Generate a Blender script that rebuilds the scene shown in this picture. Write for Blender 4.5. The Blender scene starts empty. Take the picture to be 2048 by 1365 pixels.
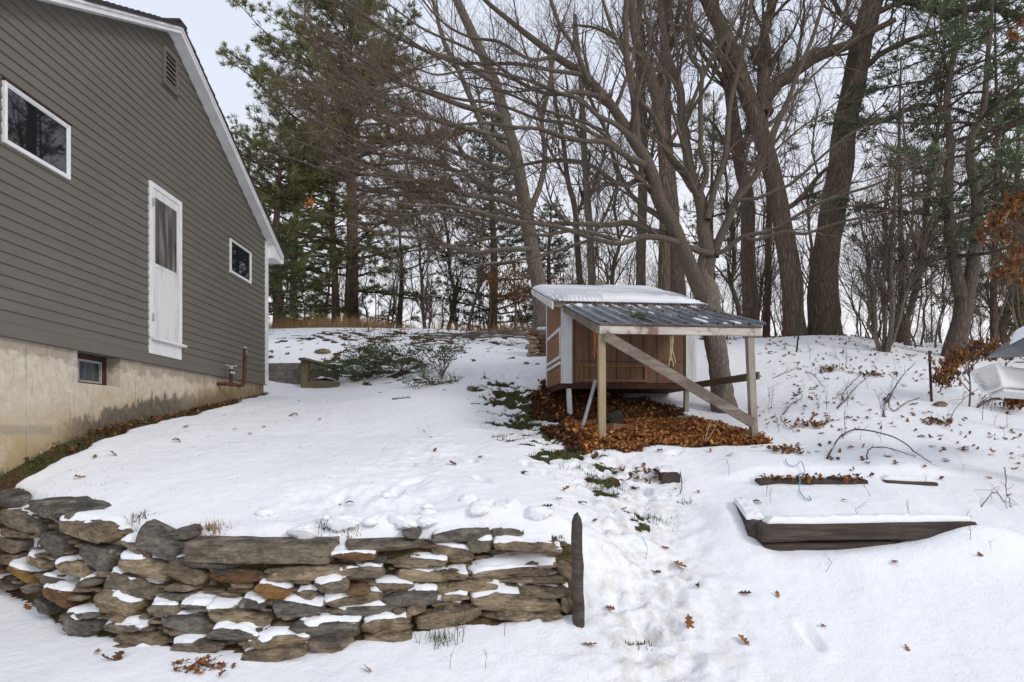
import bpy, math, random
import numpy as np
from mathutils import Matrix, Vector
SC = bpy.context.scene
COL = SC.collection
F, CX, HY = 1250.0, 1024.0, 858.0        # focal length in photo pixels, image centre, horizon row

def at(x, y, Y):                          # a photo pixel at distance Y -> a point of the place
    return np.array([(x - CX) / F * Y, Y, (HY - y) / F * Y])

# ------------------------------------------------------------------ noise
def _hash(ix, iy, seed):
    n = (ix.astype(np.int64) * 374761393 + iy.astype(np.int64) * 668265263 + seed * 974711) & 0x7fffffff
    n = ((n ^ (n >> 13)) * 1274126177) & 0x7fffffff
    n = ((n ^ (n >> 16)) * 668265263) & 0x7fffffff
    return (n & 0xffffff) / float(0xffffff)
def vnoise(x, y, seed=0):
    x = np.asarray(x, float); y = np.asarray(y, float)
    ix = np.floor(x); iy = np.floor(y); fx = x - ix; fy = y - iy
    fx = fx * fx * fx * (fx * (fx * 6 - 15) + 10); fy = fy * fy * fy * (fy * (fy * 6 - 15) + 10)
    ix = ix.astype(np.int64); iy = iy.astype(np.int64)
    a = _hash(ix, iy, seed); b = _hash(ix + 1, iy, seed); c = _hash(ix, iy + 1, seed); d = _hash(ix + 1, iy + 1, seed)
    return (a + (b - a) * fx) * (1 - fy) + (c + (d - c) * fx) * fy
def fbm(x, y, seed=0, o=4):
    s = 0; amp = .5; t = 0
    for k in range(o):
        s = s + amp * vnoise(x * 2**k + 17.3 * k, y * 2**k - 9.1 * k, seed + k); t += amp; amp *= .5
    return s / t
def sstep(a, b, x):
    t = np.clip((x - a) / (b - a), 0, 1); return t * t * (3 - 2 * t)

# ------------------------------------------------------------------ mesh builder
class MB:
    def __init__(self): self.v = []; self.f = []; self.n = 0; self.m = []
    def add(self, v, f, mi=0):
        v = np.asarray(v, float).reshape(-1, 3); f = np.asarray(f, np.int64)
        if len(v) == 0 or len(f) == 0: return self
        self.v.append(v); self.f.append(f + self.n); self.m.append(np.full(len(f), mi, np.int32)); self.n += len(v); return self
    def box(self, lo, hi, mi=0):
        x0, y0, z0 = lo; x1, y1, z1 = hi
        v = [(x0,y0,z0),(x1,y0,z0),(x1,y1,z0),(x0,y1,z0),(x0,y0,z1),(x1,y0,z1),(x1,y1,z1),(x0,y1,z1)]
        return self.add(v, [(0,3,2,1),(4,5,6,7),(0,1,5,4),(1,2,6,5),(2,3,7,6),(3,0,4,7)], mi)
    def hexa(self, p, mi=0):              # eight corners: four of the bottom, four of the top
        return self.add(p, [(0,3,2,1),(4,5,6,7),(0,1,5,4),(1,2,6,5),(2,3,7,6),(3,0,4,7)], mi)
    def bar(self, a, b, w, h, up=(0,0,1), mi=0):   # a squared timber from a to b
        a = np.array(a, float); b = np.array(b, float); d = b - a; d /= np.linalg.norm(d)
        up = np.array(up, float); s = np.cross(d, up); s /= np.linalg.norm(s); u = np.cross(s, d)
        s = s * w / 2; u = u * h / 2
        return self.hexa([a-s-u, a+s-u, b+s-u, b-s-u, a-s+u, a+s+u, b+s+u, b-s+u], mi)
    def tube(self, pts, rad, sides=8, cap=True):
        P = np.asarray(pts, float)[None]; R = np.broadcast_to(np.asarray(rad, float), (P.shape[1],))[None]
        v, f = tubes(P, R, sides); self.add(v, f)
        if cap:
            k = P.shape[1]
            self.add(v[:sides], [tuple(range(sides))[::-1]]); self.add(v[(k-1)*sides:k*sides], [tuple(range(sides))])
        return self
    def build(self, name, mat, parent=None, smooth=False, loc=None, attr=None, bevel=0, rest=False):
        V = np.concatenate(self.v) if self.v else np.zeros((0, 3))
        if loc is not None: V = V - np.array(loc, float)
        elif parent is not None and parent.name in ORIGIN and not rest: V = V - ORIGIN[parent.name]
        me = bpy.data.meshes.new(name)
        loops = np.concatenate([f.ravel() for f in self.f]); tot = np.concatenate([np.full(len(f), f.shape[1]) for f in self.f])
        me.vertices.add(len(V)); me.vertices.foreach_set('co', V.astype(np.float32).ravel())
        me.loops.add(len(loops)); me.loops.foreach_set('vertex_index', loops.astype(np.int32))
        me.polygons.add(len(tot)); st = np.concatenate([[0], np.cumsum(tot)[:-1]])
        me.polygons.foreach_set('loop_start', st.astype(np.int32)); me.polygons.foreach_set('loop_total', tot.astype(np.int32))
        me.polygons.foreach_set('material_index', np.concatenate(self.m))
        me.polygons.foreach_set('use_smooth', np.full(len(tot), bool(smooth)))
        for m in (mat if isinstance(mat, (list, tuple)) else [mat]): me.materials.append(m)
        if attr:
            for k, a in attr.items():
                at_ = me.attributes.new(k, 'FLOAT', 'POINT'); at_.data.foreach_set('value', np.asarray(a, np.float32))
        me.update(calc_edges=True); me.validate()
        o = bpy.data.objects.new(name, me); COL.objects.link(o)
        if loc is not None: o.location = loc
        if parent is not None: o.parent = parent
        if bevel:
            b = o.modifiers.new('edge', 'BEVEL'); b.width = bevel; b.segments = 2; b.limit_method = 'ANGLE'; b.angle_limit = .6
        return o

def tubes(P, R, sides):
    N, K = P.shape[:2]
    T = np.empty_like(P); T[:, 1:-1] = P[:, 2:] - P[:, :-2]; T[:, 0] = P[:, 1] - P[:, 0]; T[:, -1] = P[:, -1] - P[:, -2]
    T /= np.linalg.norm(T, axis=2, keepdims=True) + 1e-9
    mt = np.abs(T.mean(1)); ref = np.zeros((N, 3)); ref[np.arange(N), mt.argmin(1)] = 1
    U = np.cross(T, ref[:, None, :]); U /= np.linalg.norm(U, axis=2, keepdims=True) + 1e-9
    W = np.cross(T, U)
    a = np.arange(sides) * 2 * np.pi / sides
    v = P[:, :, None, :] + R[:, :, None, None] * (np.cos(a)[None, None, :, None] * U[:, :, None, :] + np.sin(a)[None, None, :, None] * W[:, :, None, :])
    base = (np.arange(N) * K * sides)[:, None, None] + (np.arange(K - 1) * sides)[None, :, None]
    i = np.arange(sides)[None, None, :]; j = (np.arange(sides) + 1) % sides; j = j[None, None, :]
    f = np.stack([base + i, base + j, base + sides + j, base + sides + i], -1).reshape(-1, 4)
    return v.reshape(-1, 3), f

ORIGIN = {}
def tag(o, label=None, cat=None, group=None, kind=None):
    if label: o['label'] = label
    if cat: o['category'] = cat
    if group: o['group'] = group
    if kind: o['kind'] = kind
    return o
def thing(name, label, cat, loc=(0, 0, 0), rz=0, group=None):
    o = bpy.data.objects.new(name, None); COL.objects.link(o); o.location = loc; o.rotation_euler = (0, 0, rz)
    o.empty_display_size = .1
    if rz == 0: ORIGIN[o.name] = np.array(loc, float)
    return tag(o, label, cat, group)

# ------------------------------------------------------------------ materials
class NT:
    def __init__(self, name, tree=None):
        if tree is None:
            self.mat = bpy.data.materials.new(name); self.mat.use_nodes = True; self.t = self.mat.node_tree
        else: self.t = tree
        self.t.nodes.clear()
    def n(self, typ, **kw):
        nd = self.t.nodes.new('ShaderNode' + typ)
        for k, v in kw.items():
            if k == 'ins':
                for i, val in v.items():
                    if isinstance(val, bpy.types.NodeSocket): self.t.links.new(val, nd.inputs[i])
                    else: nd.inputs[i].default_value = val
            else: setattr(nd, k, v)
        return nd
    def noise(self, vec, scale, detail=5, rough=.6, dist=0):
        return self.n('TexNoise', ins={'Vector': vec, 'Scale': scale, 'Detail': detail, 'Roughness': rough, 'Distortion': dist}).outputs[0]
    def obj(self, st=(1, 1, 1)):
        c = self.n('TexCoord').outputs['Object']
        return self.n('Mapping', ins={'Vector': c, 'Scale': st}).outputs[0]
    def ramp(self, fac, *stops):
        r = self.n('ValToRGB', ins={'Fac': fac}); e = r.color_ramp.elements
        while len(e) < len(stops): e.new(.5)
        for el, (p, c) in zip(e, stops):
            el.position = p; el.color = (c if hasattr(c, '__len__') else (c, c, c)) [:3] + (1,) if hasattr(c, '__len__') else (c, c, c, 1)
        return r.outputs[0]
    def mix(self, fac, a, b, typ='MIX'):
        m = self.n('MixRGB', blend_type=typ)
        for i, v in ((0, fac), (1, a), (2, b)):
            if isinstance(v, bpy.types.NodeSocket): self.t.links.new(v, m.inputs[i])
            elif i == 0: m.inputs[0].default_value = v
            else: m.inputs[i].default_value = tuple(v) + (1,)
        return m.outputs[0]
    def math(self, op, a, b=0, c=0, clamp=False):
        m = self.n('Math', operation=op, use_clamp=clamp)
        for i, v in enumerate((a, b, c)):
            if isinstance(v, bpy.types.NodeSocket): self.t.links.new(v, m.inputs[i])
            else: m.inputs[i].default_value = v
        return m.outputs[0]
    def bump(self, h, dist=.01, strength=1, normal=None):
        i = {'Height': h, 'Distance': dist, 'Strength': strength}
        if normal is not None: i['Normal'] = normal
        return self.n('Bump', ins=i).outputs[0]
    def out(self, col, rough=.8, normal=None, spec=.3, metal=0, **kw):
        p = self.n('BsdfPrincipled')
        def s(k, v):
            if isinstance(v, bpy.types.NodeSocket): self.t.links.new(v, p.inputs[k])
            else: p.inputs[k].default_value = tuple(v) + (1,) if hasattr(v, '__len__') and len(v) == 3 else v
        s('Base Color', col); s('Roughness', rough); s('Specular IOR Level', spec); s('Metallic', metal)
        if normal is not None: s('Normal', normal)
        for k, v in kw.items(): s(k.replace('_', ' '), v)
        o = self.n('OutputMaterial'); self.t.links.new(p.outputs[0], o.inputs[0]); return self.mat
    def upz(self):
        g = self.n('NewGeometry').outputs['Normal']; return self.n('SeparateXYZ', ins={'Vector': g}).outputs[2]

SNOWC = (.86, .875, .90)
def m_noise(name, c1, c2, scale=8, rough=.85, bump=.01, st=(1, 1, 1), c3=None, lo=.35, hi=.65, spec=.25, fine=0, snow=0, island=0):
    t = NT(name); v = t.obj(st)
    n1 = t.noise(v, scale, 6)
    col = t.ramp(n1, (lo, c1), (hi, c2)) if c3 is None else t.ramp(n1, (lo, c1), ((lo + hi) / 2, c2), (hi, c3))
    if island:
        r = t.n('NewGeometry').outputs['Random Per Island']
        hs = t.n('HueSaturation', ins={'Color': col, 'Value': t.math('MULTIPLY_ADD', r, island * 2, 1 - island), 'Hue': t.math('MULTIPLY_ADD', r, .03, .485)})
        col = hs.outputs[0]
    h = n1
    if fine: h = t.math('ADD', t.math('MULTIPLY', n1, .6), t.math('MULTIPLY', t.noise(v, scale * 6, 4), fine))
    nm = t.bump(h, bump) if bump else None
    if snow:
        k = t.math('MULTIPLY', t.ramp(t.upz(), (.55, 0.), (.85, 1.)), t.ramp(t.noise(t.obj(), 3.5, 4), (.62 - snow * .25, 0.), (.68 - snow * .25, 1.)))
        col = t.mix(k, col, SNOWC)
    return t.out(col, rough, nm, spec)

def m_bark(name, dark, light, ridge=18, bump=.03, green=0, st=.16, snow=.25, pale=None):
    t = NT(name); v = t.obj((1, 1, st))
    w = t.noise(v, 3, 3)
    st_ = st
    vo = t.n('TexVoronoi', feature='DISTANCE_TO_EDGE', ins={'Vector': t.n('VectorMath', operation='MULTIPLY_ADD', ins={0: t.n('CombineXYZ', ins={0: w, 1: w, 2: w}).outputs[0], 1: (.25, .25, .25), 2: v}).outputs[0], 'Scale': ridge})
    rid = t.ramp(vo.outputs['Distance'], (0, 0.), (.28, 1.))
    n2 = t.noise(v, ridge * 1.6, 6)
    h = t.math('ADD', t.math('MULTIPLY', rid, .6), t.math('MULTIPLY', n2, .5))
    col = t.mix(h, dark, light)
    blot = t.ramp(t.noise(t.obj((1, 1, .5)), 1.7, 5), (.45, 0.), (.7, 1.))
    if pale: col = t.mix(t.math('MULTIPLY', blot, .7), col, pale)
    if green: col = t.mix(t.math('MULTIPLY', t.ramp(t.noise(t.obj((1, 1, .35)), 1.1, 4), (.5, 0.), (.68, 1.)), green), col, (.055, .075, .032))
    if snow:
        k = t.math('MULTIPLY', t.ramp(t.upz(), (.72, 0.), (.93, 1.)), t.ramp(t.noise(t.obj(), 2.6, 3), (.6 - snow * .2, 0.), (.64 - snow * .2, 1.)))
        col = t.mix(k, col, SNOWC)
    return t.out(col, .95, t.bump(h, bump), .12)

def m_wood(name, c1, c2, c3, st=(1, 1, 1), scale=9, bump=.004, rough=.85, pat=(.35, .7), ps=2.3):
    t = NT(name); v = t.obj(st)
    g = t.noise(v, scale, 7, .65, .4); b = t.noise(t.obj(), ps, 5)
    col = t.mix(t.ramp(b, (pat[0], 0.), (pat[1], .85)), t.ramp(g, (.3, c1), (.7, c2)), c3)
    return t.out(col, rough, t.bump(g, bump), .2)
M = {}
def mats():
    M['trimwhite'] = m_noise('white_paint', (.66, .66, .66), (.78, .78, .78), 5, .55, .002, spec=.35, fine=.3)
    M['wornwhite'] = m_noise('worn_white_paint', (.40, .385, .36), (.68, .68, .68), 8, .6, .004, (1, 1, .12), lo=.25, hi=.5, fine=.3)
    # clapboards: painted grey-brown, slightly uneven from board to board
    t = NT('siding_paint'); nn = t.noise(t.obj((1, .5, 2)), 3, 4); fnn = t.noise(t.obj((1, .12, 3)), 30, 4)
    c = t.ramp(nn, (.3, (.132, .118, .098)), (.7, (.152, .137, .115)))
    c = t.mix(t.ramp(fnn, (.35, .12), (.65, 0.)), c, (.10, .09, .077))
    c = t.mix(t.ramp(t.noise(t.obj((1, .35, 1.6)), 2.2, 6), (.58, 0.), (.8, .4)), c, (.185, .172, .15))
    M['siding'] = t.out(c, .62, t.bump(fnn, .0004), .3)
    # foundation: cast concrete with form lines, ochre staining low down and a ragged tar coat
    t = NT('foundation_concrete'); o = t.obj(); s = t.n('SeparateXYZ', ins={'Vector': o}); y, z = s.outputs[1], s.outputs[2]
    gl = t.math('MULTIPLY_ADD', y, .162, -1.28)                       # the ground line along the wall
    hgt = t.math('SUBTRACT', z, gl)
    big = t.noise(t.obj((1, 1, .6)), 1.6, 5); fn = t.noise(o, 14, 6)
    c = t.ramp(fn, (.3, (.45, .395, .31)), (.7, (.61, .55, .455)))
    c = t.mix(t.ramp(t.math('SUBTRACT', t.math('MULTIPLY_ADD', big, 1.1, -.05), hgt), (.0, 0.), (.4, .85)), c, (.44, .32, .17))
    line = t.math('PINGPONG', t.math('ADD', y, t.math('MULTIPLY', big, .02)), .305)
    c = t.mix(t.math('MULTIPLY', t.ramp(line, (.0, .7), (.014, 0.)), t.ramp(t.noise(t.obj((1, 1, .5)), 3, 3), (.42, 0.), (.6, 1.))), c, (.2, .165, .13))
    c = t.mix(t.ramp(t.noise(t.obj((1, 1, .12)), 6, 5, .7), (.56, 0.), (.75, .5)), c, (.27, .215, .155))
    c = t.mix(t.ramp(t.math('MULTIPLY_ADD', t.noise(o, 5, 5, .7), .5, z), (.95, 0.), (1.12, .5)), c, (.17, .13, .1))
    c = t.mix(t.ramp(t.noise(o, 3.2, 6, .75), (.55, 0.), (.75, .6)), c, (.68, .63, .54))
    hl = t.math('ABSOLUTE', t.math('SUBTRACT', z, t.math('MULTIPLY_ADD', big, .03, -.03)))
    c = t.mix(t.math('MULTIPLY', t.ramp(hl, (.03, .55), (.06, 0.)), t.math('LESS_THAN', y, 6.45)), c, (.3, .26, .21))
    scr = t.ramp(t.noise(t.n('Mapping', ins={'Vector': o, 'Rotation': (.5, 0, 0), 'Scale': (9, 9, .9)}).outputs[0], 2.2, 3), (.68, 0.), (.72, .5))
    c = t.mix(scr, c, (.34, .17, .1))
    tar = t.math('SUBTRACT', t.math('ADD', t.math('MULTIPLY', t.noise(t.obj((1, 2.2, .8)), 2.5, 6, .75), .75), t.math('MULTIPLY', t.ramp(t.math('ABSOLUTE', t.math('SUBTRACT', y, 8.3)), (0., .3), (1., 0.)), .3)), t.math('ADD', hgt, .02))
    tarm = t.math('MULTIPLY', t.ramp(tar, (.06, 0.), (.12, .85)), t.ramp(t.math('SUBTRACT', y, 6.4), (0., 0.), (.6, 1.)))
    stain = t.math('MULTIPLY', t.ramp(t.math('SUBTRACT', t.math('MULTIPLY', big, .7), hgt), (-.1, 0.), (.25, .8)), t.ramp(t.math('SUBTRACT', y, 8.6), (0., 0.), (1., 1.)))
    c = t.mix(stain, c, (.20, .145, .085))
    tarm = t.math('MULTIPLY', tarm, t.ramp(t.math('SUBTRACT', y, 8.9), (0., 1.), (1., .12)))
    c = t.mix(tarm, c, t.ramp(fn, (.3, (.045, .042, .04)), (.7, (.15, .135, .11))))
    M['foundation'] = t.out(c, .9, t.bump(t.math('ADD', fn, line), .006), .2)
    M['shingle'] = m_noise('dark_shingles', (.028, .025, .025), (.06, .052, .05), 30, .9, .008, spec=.2)
    M['glass'] = NT('window_glass').out((.012, .014, .016), .02, None, .9)
    t = NT('basement_glass'); M['bglass'] = t.out(t.ramp(t.noise(t.obj((1, 3, .4)), 2.2, 3), (.4, (.02, .025, .028)), (.6, (.11, .125, .14))), .12, None, .6)
    M['rust'] = m_noise('rusty_iron', (.055, .018, .012), (.13, .045, .025), 22, .75, .003)
    M['darkwood'] = m_noise('dark_stained_wood', (.035, .015, .012), (.08, .035, .025), 14, .8, .003)
    t = NT('screen_mesh'); M['screen'] = t.out(t.ramp(t.noise(t.n('Mapping', ins={'Vector': t.obj(), 'Rotation': (.25, 0, 0), 'Scale': (1, 3.2, .5)}).outputs[0], 2.6, 3, .5, .6), (.3, (.03, .027, .025)), (.52, (.10, .092, .085)), (.72, (.24, .225, .21))), .6, None, .25)
    M['grey'] = m_noise('grey_metal', (.3, .3, .3), (.42, .42, .42), 10, .45, .001)
    M['blue'] = NT('blue_handle').out((.35, .55, .62), .5)
    M['block'] = m_noise('concrete_block', (.13, .115, .10), (.24, .215, .19), 9, .95, .006, fine=.5)
    M['greentimber'] = m_wood('weathered_treated_timber', (.12, .095, .055), (.22, .18, .11), (.1, .085, .06), (1, 1, .2), 14)
    M['tie'] = m_wood('creosote_timber', (.024, .019, .016), (.155, .122, .10), (.045, .034, .028), (.07, 1, 1), 30, .012, .9)
    M['snow'] = None
    t = NT('snow'); v = t.obj(); n1 = t.noise(v, 9, 5); n2 = t.noise(v, 70, 3)
    M['snow'] = t.out(t.ramp(n1, (.3, (.84, .855, .885)), (.7, (.88, .89, .91))), .62, t.bump(t.math('ADD', n1, t.math('MULTIPLY', n2, .3)), .012), .25)
    t = NT('ground_cover'); v = t.obj(); bare = t.n('Attribute', attribute_name='bare').outputs['Fac']; soil = t.n('Attribute', attribute_name='soil').outputs['Fac']; grn = t.n('Attribute', attribute_name='green').outputs['Fac']; dirt = t.n('Attribute', attribute_name='dirt').outputs['Fac']
    n1 = t.noise(v, 9, 5); n2 = t.noise(v, 60, 3); n3 = t.noise(v, 26, 6, .7)
    sc = t.ramp(n1, (.3, (.84, .855, .885)), (.7, (.88, .89, .91)))
    sc = t.mix(t.math('MULTIPLY', dirt, t.ramp(t.noise(v, 6, 6, .7), (.46, 0.), (.68, .7))), sc, (.5, .42, .33))
    ec = t.ramp(n3, (.3, (.028, .018, .010)), (.5, (.085, .05, .025)), (.7, (.17, .105, .055)))
    ec = t.mix(grn, ec, t.ramp(n3, (.3, (.022, .028, .008)), (.7, (.11, .12, .04))))
    so = t.ramp(n3, (.3, (.06, .037, .018)), (.7, (.21, .138, .072)))
    so = t.mix(t.ramp(t.noise(v, 4.5, 4), (.5, 0.), (.6, .8)), so, (.075, .075, .018))
    ec = t.mix(soil, ec, so)
    k = t.ramp(t.math('ADD', bare, t.math('MULTIPLY', t.math('SUBTRACT', n3, .5), .55)), (.42, 0.), (.58, 1.))
    col = t.mix(k, sc, ec)
    hgt = t.math('ADD', t.math('ADD', n1, t.math('MULTIPLY', n2, .3)), t.math('MULTIPLY', t.math('MULTIPLY', k, n3), 1.5))
    M['ground'] = t.out(col, .7, t.bump(hgt, .018), .2)
    # stones
    def stone(name, a, b, c):
        t = NT(name); n1 = t.noise(t.obj((1, 1, 2.2)), 7, 8, .7); n2 = t.noise(t.obj((.8, .9, 2.6)), 13, 9, .78, .5); n3 = t.noise(t.obj(), 55, 4, .7)
        col = t.ramp(t.math('ADD', t.math('MULTIPLY', n1, .6), t.math('MULTIPLY', n2, .4)), (.36, a), (.5, b), (.64, c))
        col = t.mix(t.ramp(n2, (.34, .75), (.44, 0.)), col, (.02, .018, .016))
        up = t.ramp(t.upz(), (.2, 0.), (.8, .7)); col = t.mix(t.math('MULTIPLY', up, t.ramp(n1, (.35, 1.), (.65, .2))), col, (.035, .035, .035))
        col = t.mix(t.ramp(t.noise(t.obj(), 6, 5), (.58, 0.), (.68, .55)), col, (.12, .09, .04))
        col = t.mix(t.ramp(t.noise(t.obj(), 9, 5, .7), (.64, 0.), (.7, .6)), col, tuple(min(1, x * 1.5) for x in c))
        h = t.math('ADD', t.math('ADD', n1, t.math('MULTIPLY', n2, 1.0)), t.math('MULTIPLY', n3, .3))
        return t.out(col, .88, t.bump(h, .035), .25)
    M['k'] = stone('slate_stone', (0.073, 0.067, 0.059), (0.192, 0.172, 0.145), (0.395, 0.346, 0.284))
    M['g'] = stone('grey_stone', (0.109, 0.092, 0.071), (0.268, 0.221, 0.166), (0.487, 0.397, 0.301))
    M['b'] = stone('brown_stone', (0.122, 0.091, 0.059), (0.316, 0.238, 0.158), (0.571, 0.448, 0.301))
    M['t'] = stone('tan_stone', (0.171, 0.128, 0.076), (0.437, 0.335, 0.216), (0.722, 0.572, 0.391))
    M['o'] = stone('rusty_stone', (0.144, 0.072, 0.034), (0.252, 0.138, 0.066), (0.360, 0.222, 0.120))
    M['O'] = stone('orange_stone', (.22, .11, .035), (.37, .20, .07), (.46, .29, .13))
    M['post'] = stone('dark_post_stone', (.05, .043, .036), (.12, .10, .083), (.2, .17, .14))
    M['leaf'] = m_noise('dead_oak_leaf', (.11, .042, .016), (.27, .118, .045), 25, .8, 0, island=.45)
    M['leafdark'] = m_noise('dark_oak_leaf', (.055, .024, .013), (.14, .06, .028), 25, .8, 0, island=.45)
    M['leafgold'] = m_noise('orange_oak_litter', (.24, .095, .033), (.54, .245, .09), 9, .8, 0, island=.5)
    M['grass'] = m_noise('winter_grass', (.035, .05, .012), (.10, .115, .035), 9, .8, 0, island=.35)
    M['straw'] = m_noise('dry_grass', (.23, .135, .06), (.42, .27, .14), 9, .85, 0, island=.35)
    M['strawp'] = m_noise('straw_string', (.42, .32, .18), (.55, .45, .28), 9, .85, 0)
    M['vine'] = m_noise('evergreen_leaf', (.03, .055, .016), (.10, .135, .045), 12, .45, 0, island=.5, spec=.4)
    def needles(name, a, b, sc=1.1):
        t = NT(name); r = t.n('NewGeometry').outputs['Random Per Island']; col = t.ramp(t.noise(t.obj(), sc, 5), (.38, a), (.62, b))
        col = t.n('HueSaturation', ins={'Color': col, 'Value': t.math('MULTIPLY_ADD', r, .9, .55), 'Hue': t.math('MULTIPLY_ADD', r, .03, .485)}).outputs[0]
        d = t.n('BsdfDiffuse', ins={'Color': col}); tr = t.n('BsdfTranslucent', ins={'Color': col}); mx = t.n('MixShader', ins={0: .42, 1: d.outputs[0], 2: tr.outputs[0]})
        o = t.n('OutputMaterial'); t.t.links.new(mx.outputs[0], o.inputs[0]); return t.mat
    M['needle'] = needles('pine_needle', (.125, .14, .06), (.27, .275, .12))
    M['needled'] = needles('dark_spruce_needle', (.075, .10, .056), (.16, .195, .105))
    M['needlep'] = needles('yellow_pine_needle', (.12, .15, .045), (.26, .27, .09))
    M['bark_maple'] = m_bark('maple_bark', (.085, .07, .056), (.235, .198, .162), 26, .012, .25, .3, .55, (.21, .165, .125))
    M['bark_oak'] = m_bark('ridged_oak_bark', (.055, .040, .030), (.235, .175, .13), 22, .035, .2, .13, .2)
    M['bark_oakg'] = m_bark('mossy_oak_bark', (.055, .041, .031), (.23, .172, .128), 22, .035, .6, .13, .2)
    M['bark_dark'] = m_bark('dark_bark', (.06, .048, .039), (.185, .148, .118), 22, .02, .2, .2, .25)
    M['bark_mid'] = m_bark('grey_brown_bark', (.09, .073, .058), (.23, .19, .155), 20, .02, .35, .2, .3)
    M['bark_pine'] = m_bark('pine_bark', (.07, .045, .034), (.21, .14, .105), 16, .03, 0, .2, .1)
    M['twig'] = m_noise('brown_twigs', (.075, .056, .043), (.16, .122, .094), 3, .9, 0)
    M['twigred'] = m_noise('reddish_twigs', (.11, .075, .057), (.22, .155, .118), 3, .9, 0, snow=.0)
    M['twigdark'] = m_noise('dark_twigs', (.055, .040, .031), (.13, .095, .073), 3, .9, 0)
    M['branch'] = m_bark('branch_bark', (.065, .051, .039), (.16, .128, .1), 40, .006, .25, .4, .55)
    M['sap'] = m_noise('sapling_bark', (.12, .088, .066), (.24, .18, .14), 5, .9, .004, snow=.2)
    # coop
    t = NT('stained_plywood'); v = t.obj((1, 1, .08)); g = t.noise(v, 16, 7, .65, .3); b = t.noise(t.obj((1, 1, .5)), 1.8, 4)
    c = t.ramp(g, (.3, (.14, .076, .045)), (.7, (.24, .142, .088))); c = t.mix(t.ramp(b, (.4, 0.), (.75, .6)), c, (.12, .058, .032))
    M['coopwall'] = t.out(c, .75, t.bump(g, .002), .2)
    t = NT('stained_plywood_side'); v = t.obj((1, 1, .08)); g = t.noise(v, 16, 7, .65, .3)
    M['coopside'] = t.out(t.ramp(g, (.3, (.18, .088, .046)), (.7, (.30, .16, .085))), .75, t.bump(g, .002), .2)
    M['graywood'] = m_wood('weathered_board', (.13, .105, .085), (.30, .25, .205), (.12, .095, .078), (.13, 1, 1), 26, .005, .85, (.45, .65), 3.5)
    M['beamwood'] = m_wood('peeling_white_beam', (.40, .34, .285), (.66, .61, .55), (.17, .095, .06), (.10, 1, 1), 16, .005, .85, (.5, .62), 4.5)
    M['postwood'] = m_wood('treated_post', (.27, .20, .115), (.42, .34, .215), (.32, .26, .17), (1, 1, .1), 22, .003)
    M['postgray'] = m_wood('old_grey_post', (.26, .22, .175), (.42, .37, .31), (.22, .19, .15), (1, 1, .1), 22, .003)
    t = NT('galvanised_roofing'); M['tin'] = t.out(t.ramp(t.noise(t.obj((1, .3, 1)), 5, 6), (.35, (.24, .26, .29)), (.65, (.46, .49, .54))), .30, t.bump(t.noise(t.obj(), 9, 3), .001), .5, .85)
    M['tindark'] = m_noise('rusted_tin', (.05, .05, .052), (.12, .115, .115), 9, .55, .001)
    M['orange'] = NT('orange_twine').out((.42, .13, .045), .8)
    M['bluerope'] = NT('blue_rope').out((.2, .34, .48), .7)
    M['plastic'] = m_noise('white_plastic', (.70, .70, .69), (.78, .78, .77), 6, .4, .001, spec=.45)
    M['plasticg'] = m_noise('dull_plastic', (.55, .56, .56), (.68, .68, .67), 25, .55, .001)
    M['greypl'] = m_noise('grey_canopy', (.13, .145, .165), (.19, .205, .23), 6, .5, .001)
    M['redpost'] = m_noise('dark_red_steel', (.035, .012, .014), (.065, .025, .024), 12, .6, .001)
    M['greenpost'] = m_noise('dark_green_steel', (.012, .028, .024), (.024, .045, .035), 12, .6, .001)
    M['cream'] = m_noise('cream_siding', (.36, .31, .24), (.46, .41, .33), 4, .7, .002)
    M['black'] = m_noise('black_cloth', (.02, .019, .018), (.06, .055, .05), 9, .8, .006)
    M['brick'] = m_noise('old_brick', (.09, .045, .03), (.2, .115, .08), 9, .9, .006)
mats()
# ================================================================== the ground
def tps_fit(P, z, lam=.02):
    n = len(P); d2 = ((P[:, None] - P[None]) ** 2).sum(-1) + 1e-9
    K = d2 * np.log(d2) * .5 + lam * np.eye(n) * 10
    Q = np.hstack([np.ones((n, 1)), P]); A = np.block([[K, Q], [Q.T, np.zeros((3, 3))]])
    w = np.linalg.solve(A, np.concatenate([z, np.zeros(3)])); return P, w
def tps_eval(m, X, Y):
    P, w = m; out = w[-3] + w[-2] * X + w[-1] * Y
    for (a, b), k in zip(P, w):
        d2 = (X - a) ** 2 + (Y - b) ** 2 + 1e-9; out = out + k * d2 * np.log(d2) * .5
    return out
_pix = [(0,945,5.72),(239,848,7.52),(342,830,8.7),(478,800.6,10.97),(534,787,12.28),(560,777,13.2),(655,785,12.8),
 (1137,838,10.1),(1096,779,11.7),(1203,878,7.9),(1507,886,8.0),(1350,897,7.6),(1450,828,10.6),(1380,826,10.4),
 (570,716,14.2),(760,702,15),(1000,702,15),(560,657,20),(640,657,20),(850,660,20),(1050,665,19),
 (1410,690,14),(1540,681,15),(1680,680,15.5),(1770,702,13.5),(1900,718,12.5),(2060,740,12.5),(1700,800,9.9),(1860,805,9.7),(2040,835,9.2),(1600,850,8.8),
 (1330,1095,5.39),(1700,1100,5.35),(2060,1100,5.3),(1250,955,6.8),(1600,950,6.86),(2000,930,7.1),(1200,1365,3.86),(1700,1365,3.86),(2060,1365,3.86)]
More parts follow.
